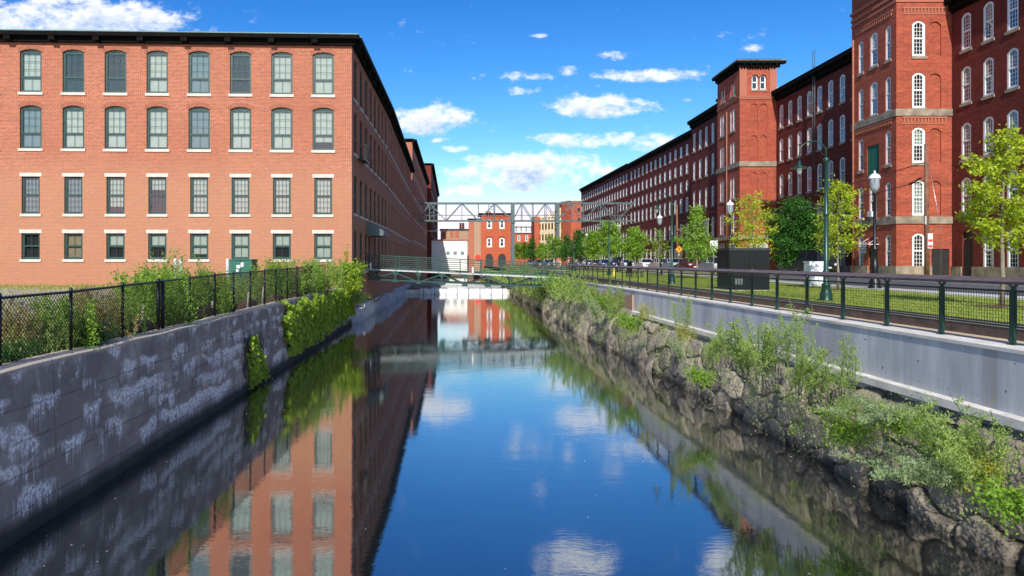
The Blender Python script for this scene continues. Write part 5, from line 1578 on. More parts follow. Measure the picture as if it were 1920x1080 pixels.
# mulch rings
for x, y, lb in ((X(1879, 16), 16.0, 'brown mulch ring round the nearest tree'), (X(1571, 25.6), 25.6, 'brown mulch ring round the tree behind the curved lamp')):
    o = MB(); rr = random.Random(int(y)); n = 26
    rim = [(x + (.78 + rr.uniform(-.08, .08)) * math.cos(2 * math.pi * k / n), y + (.78 + rr.uniform(-.08, .08)) * math.sin(2 * math.pi * k / n), 3.158) for k in range(n)]
    for k in range(n):
        a, b = rim[k], rim[(k + 1) % n]; o.face([a, b, (x, y, 3.21)])
    tag(o.build('mulch_ring', M['mulch']), lb, 'mulch')

def weed_mesh(seed, h, spread, nst, nleaf, leaf, mats, style='feather', lean=(0, 0), tip=None, base=.12):
    """wild plant in local space: thin stems with many small leaves"""
    rng = np.random.default_rng(seed); rr = random.Random(seed); mb = MB(); C = []; TP = []
    for k in range(nst):
        an = rr.uniform(0, 2 * math.pi); o = Vector((rr.gauss(0, base), rr.gauss(0, base), 0)); hh = h * rr.uniform(.55, 1.08)
        sp = spread * rr.uniform(.15, 1.0)
        tipv = Vector((math.cos(an) * sp + lean[0] * hh, math.sin(an) * sp + lean[1] * hh, hh * (1 if abs(lean[0]) + abs(lean[1]) < .8 else .45)))
        pts = []
        for q in range(6):
            f = q / 5; sag = -.25 * spread * f ** 3 if style != 'hang' else -.9 * spread * f ** 2.2
            pts.append(o + Vector((tipv.x * f ** 1.35, tipv.y * f ** 1.35, tipv.z * f + sag)))
        mb.tube(pts, [.006 * (1 - .13 * q) + .001 for q in range(6)], 3, cap=False)
        P = np.array([tuple(p) for p in pts])
        m = max(4, int(nleaf / nst))
        if style == 'feather':                   # side sprays that hold fine leaves
            ns = 9
            for s in range(ns):
                f = .18 + .78 * s / ns; i = min(4, int(f * 5)); p = pts[i].lerp(pts[i + 1], f * 5 - i)
                a2 = rr.uniform(0, 2 * math.pi); ln = hh * .26 * (1.12 - f) * rr.uniform(.7, 1.2)
                e = p + Vector((math.cos(a2) * ln, math.sin(a2) * ln, ln * .75)); mb.tube([p, e], [.003, .001], 3, cap=False)
                t = rng.random(m // ns + 1)[:, None]; C.append(np.array(p) * (1 - t) + np.array(e) * t + rng.standard_normal((len(t), 3)) * .014)
        else:
            t = rng.random(m) ** .8 * 5; i = np.minimum(4, t.astype(int)); fr = (t - i)[:, None]
            sc = .035 + leaf * .55
            C.append(P[i] * (1 - fr) + P[i + 1] * fr + rng.standard_normal((m, 3)) * sc)
        if tip: TP.append(P[-1] + rng.standard_normal((10, 3)) * np.array([.03, .03, .09]) * (h + .4))
    C = np.concatenate(C)
    V = leaf_quads(C, leaf, rng, .1, .30 if style == 'feather' else .55, np.array([0, 0, .45]) if style == 'feather' else None)
    mi = np.zeros(len(V), int)
    if tip:
        Tn = np.concatenate(TP); V2 = leaf_quads(Tn, leaf * .9, rng); V = np.concatenate([V, V2]); mi = np.concatenate([mi, np.ones(len(V2), int)])
    ms = [M[mats]] + ([M[tip]] if tip else [])
    return mb.mesh('stems', M['stem']), quads_mesh('foliage', V, ms, mi)

def weed(label, x, y, z, meshes, rz=0, s=1.0, name='wild_plant', group=None, cat='plant'):
    t = thing(name, label, cat, (x, y, z), rz, group); t.scale = (s, s, s)
    link('stems', meshes[0], t); link('foliage', meshes[1], t); return t

# right bank
f1 = weed_mesh(31, 1.0, .26, 9, 4200, .024, 'leaf_fern', 'feather')
f2 = weed_mesh(32, .95, .25, 14, 5000, .025, 'leaf_blue', 'feather', lean=(-.5, -.1))
f3 = weed_mesh(33, .85, .38, 18, 6500, .027, 'leaf_fern', 'feather', lean=(-.62, -.15))
f4 = weed_mesh(34, .5, .28, 14, 1100, .055, 'leaf_mid', 'leafy')
f5 = weed_mesh(35, 1.1, .12, 6, 1500, .06, 'leaf_blue', 'leafy', tip='flower', base=.05)
f6 = weed_mesh(36, .6, .25, 12, 1500, .035, 'leaf_yellow', 'leafy')
f7 = weed_mesh(37, 1.9, .95, 46, 8500, .085, 'leaf_fern', 'feather', base=.5)
f8 = weed_mesh(38, .95, .35, 24, 9000, .025, 'leaf_blue', 'feather', lean=(-.72, -.3))
f9 = weed_mesh(39, .85, .22, 5, 700, .03, 'leaf_blue', 'feather', tip='seed', base=.01)
BG = 'wild plants rooted in the rubble wall'
def bank(label, px, py, d, z, me, s=1, rz=0):
    """plant whose root is seen at (px, .) at distance d and height z"""
    weed(label, X(px, d), d, z, me, rz, s, group=BG)
bank('largest grey green plant spilling over the rubble near the right edge', 1760, 880, 9.5, 1.05, f8, 1.7)
bank('bright feathery plant hanging over the water at the right edge', 1815, 850, 9.0, 1.15, f3, 1.7, .3)
bank('upright yellow green plant above the largest spilling plant', 1845, 790, 8.9, 1.25, f6, 1.0, 1)
bank('thin sprig at the far right edge of the rubble', 1905, 900, 8.4, 1.0, f4, 1.2)
bank('feathery plant on the rocks between the yellow tuft and the flowering plant', 1335, 690, 18.2, 1.5, f3, 1.3, 2)
bank('leafy plant hanging low beneath the airy plants', 1590, 800, 12.0, 1.0, f4, 1.3, 3)
bank('feathery sprig on the rocks above the green shrub beyond the brick patch', 1150, 585, 30.0, 1.9, f1, 1.6, 3)
bank('low leafy tuft below the first pale coping break', 1760, 790, 9.8, 1.45, f4, .9, 2)
bank('pale grey trailing plant right of the middle of the rubble', 1660, 770, 11.2, 1.5, f8, 1.5, .4)
bank('green tuft beside the pale trailing plant', 1690, 760, 10.7, 1.5, f4, .9, 1.5)
bank('tall feathery plant in front of the concrete, right of the flowering one', 1580, 740, 12.3, 1.7, f1, 1.3, .5)
bank('bushy green plant under the tall feathery one', 1568, 770, 12.0, 1.35, f3, .75, 2.5)
bank('broad airy plant standing tallest against the concrete wall', 1490, 700, 14.2, 1.8, f1, 1.65, 2)
bank('second airy plant just left of the tallest', 1462, 690, 14.8, 1.8, f1, 1.2, 1)
bank('pale yellow flowering plant against the concrete wall', 1440, 680, 15.1, 1.7, f5, 1.0)
bank('long bright green plant trailing down the rocks below the flowering one', 1405, 720, 15.0, 1.7, f3, 1.7, .7)
bank('second trailing plant under the airy plants', 1505, 740, 13.6, 1.55, f3, 1.3, 1.4)
bank('thin seeded stalk left of the flowering plant', 1350, 640, 18.5, 1.95, f9, 1.0)
bank('thin seeded stalk beside the flowering plant', 1385, 650, 16.8, 1.9, f9, 1.1, 2)
bank('small leafy plant low on the rocks near the water', 1313, 715, 18.5, .9, f4, 1.1)
bank('yellow tuft under a wispy stalk', 1286, 630, 21.0, 1.8, f6, .95)
bank('wispy grey green stalk above the yellow tuft', 1283, 600, 21.2, 2.0, f1, 1.3)
bank('grey green plant low on the rocks below the yellow tuft', 1278, 680, 20.5, 1.2, f2, 1.0)
bank('bright yellow green plant at the foot of the brick patch', 1212, 600, 25.5, 2.1, f6, 1.0)
bank('leafy green plant hanging halfway down left of the brick patch', 1180, 640, 27.0, 1.5, f4, 1.7)
bank('green shrub on the rocks beyond the brick patch', 1136, 590, 33.0, 1.9, f4, 1.9, 1)
bank('grey green spray hanging towards the water beyond the brick patch', 1120, 620, 33.0, 1.3, f2, 1.9)
bank('big soft feathery shrub where the railing meets the footbridge', 1083, 590, 40, 1.6, f7, 1.15)
bank('second feathery shrub behind the biggest one by the footbridge', 1068, 560, 44, 1.7, f7, .95, 2)
bank('small round green bush at the end of the footbridge', 1044, 540, 48, 2.1, f4, 3.0)
bank('grassy clump under the footbridge on the right bank', 1000, 540, 64, 2.0, f7, 1.0, 1)
bank('taller grassy clump beyond the footbridge', 985, 530, 72, 2.2, f7, 1.15, 3)
bank('far yellow green clump behind the footbridge rail', 965, 520, 82, 2.2, f7, 1.2, 4)
# general fringe of small weeds on the rocks (nobody could count it)
def fringe():
    rng = np.random.default_rng(77); Cs = []; 
    n = 480
    ys = rng.uniform(7, 92, n)
    for y in ys:
        z = rng.uniform(.5, 2.0); w = RWX(y); l = RWL(y); x = l + (w - l) * ((z + .5) / 2.5) ** 1.5 - .22
        k = rng.integers(16, 90); sp = rng.uniform(.05, .24) * (1 + y / 50)
        Cs.append(np.array([x, y, z]) + rng.standard_normal((k, 3)) * np.array([sp * .5, sp, sp]))
    V = leaf_quads(np.concatenate(Cs), .05, rng, 0, .4); V2 = V
    o = link('bank_weeds', quads_mesh('bank_weeds', V2, M['leaf_fern'])); o['kind'] = 'stuff'
    # grassy edge beyond the footbridge
    m = 9000; y = rng.uniform(58, 160, m); x = np.interp(y, [58, 95, 165], [6.6, 6.1, 4.2]) + rng.uniform(-.5, .9, m); z = np.interp(y, [58, 160], [1.9, 2.2]) + rng.uniform(-.9, .6, m)
    o = link('bank_grass', quads_mesh('bank_grass', leaf_quads(np.stack([x, y, z], 1), .35, rng, 0, .25, np.array([0, 0, .9])), M['leaf_fern'])); o['kind'] = 'stuff'
fringe()

# left bank plants behind the fence
LGp = 'tall weeds behind the chain-link fence'
w1 = weed_mesh(51, 1.25, .2, 34, 6000, .058, 'leaf_mid', 'leafy', base=.36)
w2 = weed_mesh(52, 1.3, .25, 34, 6500, .055, 'leaf_fern', 'feather', base=.35)
w3 = weed_mesh(53, 1.2, .25, 34, 4800, .05, 'seed', 'feather', base=.3)
w4 = weed_mesh(54, .5, .25, 26, 3000, .05, 'leaf_dark', 'leafy', base=.15)
w5 = weed_mesh(55, 2.1, .4, 30, 7500, .06, 'leaf_fern', 'feather', base=.45)
def lb(label, px, d, me, s=1, rz=0, z=2.5): weed(label, X(px, d), d, z, me, rz, s, 'tall_weed', LGp)
lb('tan seeding weed at the far left edge behind the fence', 20, 12.2, w3, .95)
lb('bright green weed clump near the left edge', 75, 12.6, w2, .85)
lb('second bright green clump left of the first full fence post', 110, 13.0, w1, .85, 1)
lb('low dark weed at the foot of the wall edge, far left', 0, 10.9, w4, .8)
lb('low dark weed left of the first full fence post', 45, 11.7, w4, .75, 2)
lb('brown seeding weed just right of the first fence post', 175, 14.2, w3, 1.05, 1)
lb('dark leafy weed under the brown seedheads', 160, 13.4, w4, 1.1, 3)
lb('green weed beside the second fence post', 215, 15.0, w2, .8, 2)
lb('leafy weed to the right of the second fence post', 262, 17.0, w1, 1.15, 2)
lb('tallest feathery weed, rising above the fence before a window', 312, 24.0, w5, 1.1)
lb('dark green weed in front of the tallest one', 285, 20.0, w1, 1.25, 4)
lb('dense weed behind the doubled fence post', 335, 19.5, w1, 1.15, 5)
lb('weed clump right of the doubled fence post', 368, 21.5, w1, 1.2, 1)
lb('feathery weed clump left of the green transformer', 400, 24.5, w2, 1.15, 1)
lb('feathery weed clump in front of the green transformer', 440, 26.5, w2, .95, 2)
lb('yellow green weed clump right of the transformer', 478, 29.0, w2, 1.1, 3)
lb('green weed clump near the middle of the far fence', 512, 31.5, w1, 1.46, 3)
lb('feathery weed clump below the last but one window', 545, 33.5, w2, 1.52, 4)
lb('weed clump below the gap between the last two windows', 575, 35.5, w1, 1.46, 2)
lb('last weed clump before the corner bush', 603, 38.0, w2, 1.59, 5)
lb('thin pale weed tuft near the building on the left', 150, 24, w3, .7, 1)
lb('second pale weed tuft near the building', 240, 27, w3, .75, 2)
def weed_band():
    rng = np.random.default_rng(5); n = 620; Cs = []
    for k in range(n):
        y = rng.uniform(9.5, 44); x = LWX(y) - rng.uniform(.5, 2.9) - (y > 20) * rng.uniform(0, 1.5); hh = rng.uniform(.1, .65) * (1.0 if y > 16 else .7)
        m = rng.integers(20, 60)
        Cs.append(np.stack([x + rng.normal(0, .16, m), y + rng.normal(0, .2, m), 2.55 + rng.random(m) * hh], 1))
    C = np.concatenate(Cs); V = leaf_quads(C, .08, rng, 0, .25, np.array([0, 0, .9])); mi = rng.choice(3, len(V), p=[.35, .40, .25])
    o = link('undergrowth', quads_mesh('undergrowth', V, [M['leaf_mid'], M['leaf_fern'], M['seed']], mi)); o['kind'] = 'stuff'
    # thin grass towards the building
    n = 26000; y = rng.uniform(14, 45.6, n); x = rng.uniform(-36, -8.5, n); keep = (rng.random(n) < (.25 + .75 * (y > 38)))
    n2 = keep.sum(); C = np.stack([x[keep], y[keep], 2.64 + rng.random(n2) * .1], 1)
    o = link('rough_grass', quads_mesh('rough_grass', leaf_quads(C, .22, rng, 0, .14, np.array([0, 0, 1.])), [M['grass_blade'], M['seed']], rng.choice(2, n2, p=[.7, .3]))); o['kind'] = 'stuff'
weed_band()

# corner bush and ivy
cb = weed_mesh(61, 1.75, .75, 40, 7500, .17, 'leaf_ivy', 'leafy', base=.35)
weed('bright green leafy bush at the corner where the wall meets the mill', X(655, 43.2), 43.2, 2.5, cb, 0, 1.0, 'leafy_bush', cat='bush')
sp = weed_mesh(62, 2.2, .15, 4, 260, .10, 'leaf_yellow', 'leafy', base=.008)
weed('thin yellow green shoots climbing the mill corner', X(648, 44.5), 44.5, 3.6, sp, 0, 1, 'climbing_shoot')
cb2 = weed_mesh(63, 1.1, .7, 26, 3000, .14, 'leaf_fern', 'hang', lean=(.8, 0))
weed('ragged pale bush hanging over the water at the end of the wall', -7.65, 44.8, 2.0, cb2, 0, 1.1, 'leafy_bush', cat='bush')
def ivy(label, y0, y1, zlo, zhi, n, seed, size, mat, shapef):
    rng = np.random.default_rng(seed); y = rng.uniform(y0, y1, n); z = rng.uniform(zlo, zhi, n)
    k = np.array([shapef(a, b, rng) for a, b in zip(y, z)]); y, z = y[k], z[k]; m = len(y)
    cl = .16 * np.sin(y * 3.1) * np.sin(z * 4.3 + y) + .12 * np.sin(y * 7.7 + z * 5)
    x = np.interp(y, [-12, 10, 28.4, 46.8], [-6.5, -6.8, -7.3, -7.75]) + .12 + np.abs(rng.normal(0, .07, m)) + np.maximum(0, cl) * .7
    over = np.clip((z - 2.5) / .2, 0, 1); x -= over * rng.uniform(0, .5, m); z = np.minimum(z, 2.72)
    C = np.stack([x, y, z], 1)
    d = np.tile(np.array([.35, 0, -.8]), (m, 1)) + rng.normal(0, .35, (m, 3)); d /= np.linalg.norm(d, axis=1, keepdims=True)
    nn = np.tile(np.array([.7, -.35, .55]), (m, 1)) + rng.normal(0, .55, (m, 3)); s = np.cross(d, nn); s /= np.linalg.norm(s, axis=1, keepdims=True)
    sz = (size * rng.uniform(.7, 1.3, m))[:, None]
    V = np.stack([C - d * sz * .45, C + s * sz * .45 + d * sz * .0, C + d * sz * .55, C - s * sz * .45], 1)
    t = thing('ivy', label, 'ivy', (x.mean(), y.mean(), z.mean()))
    link('leaves', quads_mesh('leaves', V - np.array(t.location), M[mat]), t)
    st = MB(); rr = random.Random(seed)
    for q in range(14):
        yy = rr.uniform(y0 + .3, y1 - .3); pts = [(LWX(yy) + .08, yy + rr.uniform(-.3, .3), zhi - (zhi - zlo) * i / 5) for i in range(5)]; st.tube(pts, .012, 4)
    st.build('vines', M['bark_dark'], t)
def sh1(y, z, rng):
    lo = np.interp(y, [27, 29, 33, 38, 45], [.40, .30, .40, .60, .8]) + .18 * math.sin(y * 2.7) + .12 * math.sin(y * 6.3 + 1)
    if z > 2.45 + .16 * math.sin(y * 1.9) + .1 * math.sin(y * 5.1): return False
    left = 27.2 + (2.7 - z) * .12 + .35 * math.sin(z * 3) + .3 * math.sin(z * 9)
    return z > lo and y > left
ivy('thick bright ivy covering the far end of the left canal wall', 26.8, 46.3, .3, 2.75, 12500, 3, .17, 'leaf_ivy', sh1)
def sh2(y, z, rng):
    c = 22.9 + .35 * math.sin(z * 3.2); hw = .95 * max(0, 1 - ((z - .25) / 1.7)) ** .7 + .1
    return abs(y - c) < hw and rng.random() < .75
ivy('small patch of ivy climbing low on the left canal wall', 21.4, 24.4, .12, 1.75, 2300, 8, .12, 'leaf_ivy', sh2)

# lawn blades
def lawn_blades():
    rng = np.random.default_rng(9); n = 60000
    y = 9 + (rng.random(n) ** 1.3) * 42; x = RWX(20) + 1.2 + rng.random(n) * (np.minimum(14.6 + .035 * y, 16.4) - RWX(20) - 1.25)
    z = np.interp(y, [30, 75], [3.15, 3.35]) + .02
    C = np.stack([x, y, z], 1)
    o = link('lawn_grass', quads_mesh('lawn_grass', leaf_quads(C, .07, rng, 0, .22, np.array([0, 0, .9])), M['grass_blade'])); o['kind'] = 'stuff'
lawn_blades()

# coir logs and stakes
cg = 'coir logs at the foot of the weeds'
for i, (px, d, L, lab) in enumerate(((265, 16.0, 1.3, 'long brown coir log between the second and doubled posts'), (277, 17.4, 1.0, 'brown coir log lying behind the first one'), (388, 20.6, 1.4, 'brown coir log right of the doubled post'),
                                (430, 23.0, 1.3, 'coir log beside the seventh fence post'), (470, 25.0, 1.5, 'coir log near the middle of the far fence'), (520, 28.5, 1.6, 'coir log below the ivy end of the fence'),
                                (560, 32.2, 1.6, 'farther coir log beyond the ivy edge'), (595, 36, 1.6, 'last coir log before the fence ends'))):
    t = thing('coir_log', lab, 'coir log', (X(px, d), d, 2.5), group=cg)
    m = MB(); x, y = X(px, d), d; rr = random.Random(i)
    m.tube([(x - .12, y - L / 2, 2.62), (x - .03, y - L / 4, 2.66), (x, y, 2.68), (x - .04, y + L / 4, 2.66), (x - .1, y + L / 2, 2.6)], [.12, .17, .18, .17, .11], 12); m.build('roll', M['coir'], t)
for px, d, hh, lab in ((264, 16.6, .5, 'pale wooden stake behind the first coir log'), (193, 14.2, .35, 'short leaning stake under the brown seedheads'), (395, 21, .35, 'small stake by the coir log right of the doubled post'),
                       (463, 24.3, .5, 'leaning stake beside the middle of the far fence'), (491, 26.5, .6, 'taller leaning stake near the ivy')):
    m = MB(); x = X(px, d); m.tube([(x, d, 2.45), (x + .05, d + .03, 2.5 + hh + .15)], [.035, .03], 7); t = thing('stake', lab, 'stake', (x, d, 2.5)); m.build('shaft', M['stake'], t)

# ------------------------------------------------------------------ street furniture
LPG = 'green lamps with curved arms along the canal'
def crook_lamp(label, px, d, gz):
    x = X(px, d); t = thing('street_lamp', label, 'street lamp', (x, d, gz), group=LPG)
    m = MB()
    m.lathe((x, d, gz), [(.17, 0), (.17, .05), (.15, .08), (.155, .2), (.12, .3), (.10, .42), (.115, .44), (.115, .47), (.075, .5), (.07, .78), (.085, .8), (.085, .84), (.06, .86), (.055, 2.3)], 16)
    m.lathe((x, d, gz), [(.055, 2.3), (.075, 2.32), (.075, 2.38), (.05, 2.42), (.045, 3.75), (.07, 3.77), (.07, 3.85), (.04, 3.9), (.001, 3.9)], 14); m.build('pole', M['rail_green'], t)
    a = MB(); R0 = .36; cx = x - R0
    pts = [(x, d, gz + 3.85)] + [(cx + R0 * math.cos(q), d, gz + 4.03 + R0 * .82 * math.sin(q)) for q in [math.pi * k / 12 for k in range(13)]] + [(cx - R0, d, gz + 3.78)]
    a.tube(pts, .018, 8)
    sc = [(x - .02 - .14 * math.sin(q), d, gz + 3.95 + .16 * (1 - math.cos(q))) for q in [k * .3 for k in range(6)]]
    a.tube(sc, .008, 5); a.build('curved_arm', M['rail_green'], t)
    s = MB(); s.lathe((cx - R0, d, gz), [(.001, 3.80), (.035, 3.80), (.04, 3.70), (.07, 3.66), (.22, 3.61), (.225, 3.595), (.06, 3.60)], 18); sh = s.build('shade', M['rail_green'], t)
    b = MB(); b.lathe((cx - R0, d, gz), [(.06, 3.60), (.065, 3.52), (.045, 3.45), (.001, 3.44)], 12); b.build('lens', M['lamp_white'], sh, org=tuple(t.location))
    m = MB().box(x - .12, x + .12, d - .12, d + .12, 3.0, gz + .01); m.build('foot', M['concrete_pale'], t)
crook_lamp('nearest curved green lamp, tall over the lawn by the handrail', 1549, 18.4, 3.14)
crook_lamp('second curved lamp, in front of the silver parked cars', 1260, 32.8, 3.15)
crook_lamp('third curved lamp, standing by the tallest street tree', 1142, 50, 3.23)
crook_lamp('far curved lamp where the mill row ends', 1076, 72, 3.33)
crook_lamp('farthest curved lamp, before the cream car park fins', 1037, 95, 3.33)

LNG = 'black lantern posts along the pavement'
def lantern(label, px, d, gz):
    x = X(px, d); t = thing('lantern_post', label, 'lantern post', (x, d, gz), group=LNG)
    m = MB(); m.lathe((x, d, gz), [(.24, 0), (.24, .08), (.2, .12), (.21, .3), (.14, .42), (.12, .6), (.13, .62), (.13, 1.0), (.10, 1.05), (.09, 1.5), (.12, 1.52), (.12, 1.6), (.06, 1.68), (.055, 3.7), (.08, 3.74), (.08, 3.8), (.05, 3.83)], 14)
    m.build('post', M['black_metal'], t)
    l = MB(); l.lathe((x, d, gz), [(.05, 3.83), (.13, 3.9), (.17, 4.0), (.19, 4.32), (.19, 4.36)], 14); gl = l.build('globe', M['pane_light'], t)
    c = MB(); c.lathe((x, d, gz), [(.215, 4.36), (.215, 4.39), (.19, 4.47), (.12, 4.54), (.04, 4.57), (.03, 4.66), (.001, 4.7)], 14); c.build('cap', M['lamp_white'], t)
    r = MB()
    for k in range(6):
        a = math.pi * k / 3; r.bar((x + .135 * math.cos(a), d + .135 * math.sin(a), gz + 3.9), (x + .2 * math.cos(a), d + .2 * math.sin(a), gz + 4.36), .015)
    r.build('cage', M['black_metal'], gl, org=tuple(t.location))
lantern('nearest black lantern post, before the near stair tower', 1640, 27.0, 3.15)
lantern('black lantern post left of the utility cabinet, before the far stair tower', 1369, 40, 3.19)
lantern('black lantern post beside the small sparse tree', 1237, 52.5, 3.24)
lantern('farther black lantern post between two round trees', 1160, 66, 3.30)
lantern('most distant black lantern post, by the dark conical tree', 1100, 88, 3.34)

def cabinet():
    d = 25.3; x0, x1 = X(1367, d), X(1443, d); z = 3.18
    t = thing('utility_cabinet', 'big black utility cabinet with twin doors on a concrete pad on the lawn', 'utility cabinet', ((x0 + x1) / 2, d + .6, z))
    b = MB().box(x0, x1, d, d + 1.2, z, z + 1.45); b.build('housing', M['black_metal'], t)
    l = MB(); l.box(x0 - .03, x1 + .03, d - .05, d + 1.22, z + 1.453, z + 1.49); l.box(x0, x1, d - .02, d + 1.2, z + 1.493, z + 1.55); l.build('lid', M['rail_dark'], t)
    m = (x0 + x1) / 2
    for a, bb in ((x0 + .03, m - .005), (m + .005, x1 - .03)):
        q = MB().box(a, bb, d - .02, d - .002, z + .05, z + 1.43); dr = q.build('door', M['black_metal'], t)
    h = MB().box(m + .06, m + .09, d - .05, d - .021, z + .62, z + .78); h.box(m + .05, m + .12, d - .05, d - .021, z + .75, z + .78); h.build('handle', M['rim'], t)
    v = MB()
    for k in range(3): v.box(x0 + .22 + k * .1, x0 + .29 + k * .1, d - .026, d - .021, z + .2, z + .42)
    v.build('vent', M['rim'], t)
    v = MB()
    for k in range(5): v.box(x0 - .006, x0 - .001, d + .3 + .01 * k, d + .9, z + .8 + k * .09, z + .84 + k * .09)
    v.build('side_louvre', M['rail_dark'], t)
    p = MB().box(x0 - .35, x1 + .1, d - .2, d + 1.4, 3.08, z); p.build('pad', M['concrete_pale'], t)
M['rail_dark'] = paint('dark_grey_metal', (.035, .04, .045), .4, .2, .08)
cabinet()
d = 29.5
t = thing('junction_box', 'white square junction box beyond the curved lamp', 'junction box', (X(1531, d), d + .3, 3.15))
m = MB().box(X(1518, d), X(1544, d), d, d + .5, 3.15, 4.2); m.build('body', M['lamp_white'], t)
m = MB().box(X(1518, d) - .02, X(1544, d) + .02, d - .02, d + .52, 4.203, 4.24); m.build('lid', M['white_frame'], t)
m = MB().box(X(1520, d), X(1542, d), d - .012, d - .002, 3.25, 4.12); m.build('door', M['lamp_white'], t)

d = 44
t = thing('bench', 'dark slatted bench on the lawn behind the far railing', 'bench', (X(1190, d), d, 3.2))
x0, x1 = X(1174, d), X(1206, d)
m = MB()
for k in range(5): m.box(x0, x1, d - .25 + k * .11, d - .17 + k * .11, 3.62, 3.66)
m.build('seat', M['black_metal'], t)
for k in range(4):
    x = x0 + .08 + k * (x1 - x0 - .16) / 3; q = MB().box(x - .025, x + .025, d - .25, d - .19, 3.2, 3.617); q.box(x - .025, x + .025, d + .2, d + .26, 3.2, 3.617); q.build('leg', M['black_metal'], t)

t = thing('hydrant', 'small yellow cone shaped marker on the lawn left of the bench', 'marker', (X(1152, 47), 47, 3.2))
MB().lathe((X(1152, 47), 47, 3.2), [(.16, 0), (.16, .04), (.11, .06), (.06, .55), (.03, .6), (.001, .6)], 12).build('cone', M['yellow'], t)

# signs
def sign(label, px, d, gz, top, kind):
    x = X(px, d); t = thing('street_sign', label, 'sign', (x, d, gz))
    MB().tube([(x, d, gz), (x, d, top)], .035, 7).build('post', M['rim'], t)
    if kind == 'plate': MB().box(x - .28, x + .28, d - .06, d - .04, top - .75, top + .05).build('plate', M['lamp_white'], t)
    else:
        s = .42; m = MB(); zc = top - .2
        m.idx([(x - s, d - .06, zc), (x, d - .06, zc - s), (x + s, d - .06, zc), (x, d - .06, zc + s), (x - s, d - .04, zc), (x, d - .04, zc - s), (x + s, d - .04, zc), (x, d - .04, zc + s)],
              [(0, 1, 2, 3), (7, 6, 5, 4), (0, 4, 5, 1), (1, 5, 6, 2), (2, 6, 7, 3), (3, 7, 4, 0)])
        p = m.build('plate', M['orange_sign'], t)
        q = MB().bar((x, d - .065, zc - .18), (x, d - .065, zc + .18), .07, .004); q.bar((x - .1, d - .065, zc + .06), (x + .1, d - .065, zc + .06), .05, .004); q.build('symbol', M['black_metal'], p, org=tuple(t.location))
sign('white rectangular sign on a pole before the silver hatchback', 1338, 50, 3.22, 5.75, 'plate')
sign('orange diamond warning sign beside the leaning wooden pole', 1273, 78, 3.34, 5.9, 'diamond')
t = thing('parking_meter', 'black pay station standing between the white car and the far curved lamp', 'pay station', (X(1181, 60), 60, 3.3))
MB().box(X(1177, 60), X(1185, 60), 60, 60.3, 3.3, 4.65).build('body', M['black_metal'], t)
MB().box(X(1178, 60), X(1184, 60), 59.97, 59.998, 4.35, 4.6).build('screen', M['lamp_white'], t)

def pole(label, px, d, top, r, lean=0):
    x = X(px, d); t = thing('utility_pole', label, 'utility pole', (x, d, 3.2))
    MB().tube([(x, d, 3.1), (x + lean * .5, d, (3.1 + top) / 2), (x + lean, d, top)], [r, r * .9, r * .75], 10).build('shaft', M['pole_wood'], t)
    return t, x
t, px_ = pole('reddish wooden utility pole in front of the near stair tower', 1738, 41.5, 11.4, .15, -.05)
q = MB(); q.box(px_ - .22, px_ - .17, 41.3, 41.4, 6.5, 7.0); q.box(px_ - .08, px_ + .22, 41.3, 41.33, 5.05, 5.95); q.build('paper_notice', M['lamp_white'], t)
q = MB(); q.box(px_ - .06, px_ + .2, 41.29, 41.298, 5.1, 5.25); q.box(px_ - .06, px_ + .2, 41.29, 41.298, 5.45, 5.6); q.build('red_print', M['red_print'], t)
q = MB(); q.bar((px_, 41.4, 6.1), (px_ + .8, 41.4, 6.3), .04); q.tube([(px_ + .03, 41.5, 10.6), (px_ + .78, 41.4, 6.3), (px_ + .78, 41.4, 3.2)], .012, 5); q.build('guy_wire', M['rim'], t)
q = MB(); q.tube([(px_ - 1.1, 41.4, 8.95), (px_ - .45, 41.4, 9.3)], .07, 10); q.build('splice_case', M['black_metal'], t)
t2, px2 = pole('leaning wooden utility pole by the diamond sign', 1271, 88, 11.6, .16, -.15)
q = MB(); q.box(px2 - .3, px2 + .3, 87.7, 87.8, 8.3, 8.45); q.build('crossbar', M['pole_wood'], t2)
wg = 'overhead wires along the mill row'
def sag(a, b, s, n=14): a, b = Vector(a), Vector(b); return [a.lerp(b, k / n) - Vector((0, 0, s * 4 * (k / n) * (1 - k / n))) for k in range(n + 1)]
for k, (za, zb2, lab) in enumerate(((10.3, 10.6, 'upper overhead wire running between the two wooden poles'), (9.2, 9.6, 'lower overhead wire running between the two wooden poles'))):
    m = MB(); m.tube(sag((px_ - .1, 41.5, za), (px2, 88, zb2), .9), .025, 5); tag(m.build('overhead_wire', M['black_metal']), lab, 'wire', wg)

# banner on the block
t = thing('banner', 'pale hanging banner on the mill block before the far tower', 'banner', (30.75, 86.6, 8.4))
MB().box(30.72, 30.80, 86.0, 87.4, 7.4, 9.6).build('cloth', M['stake'], t)

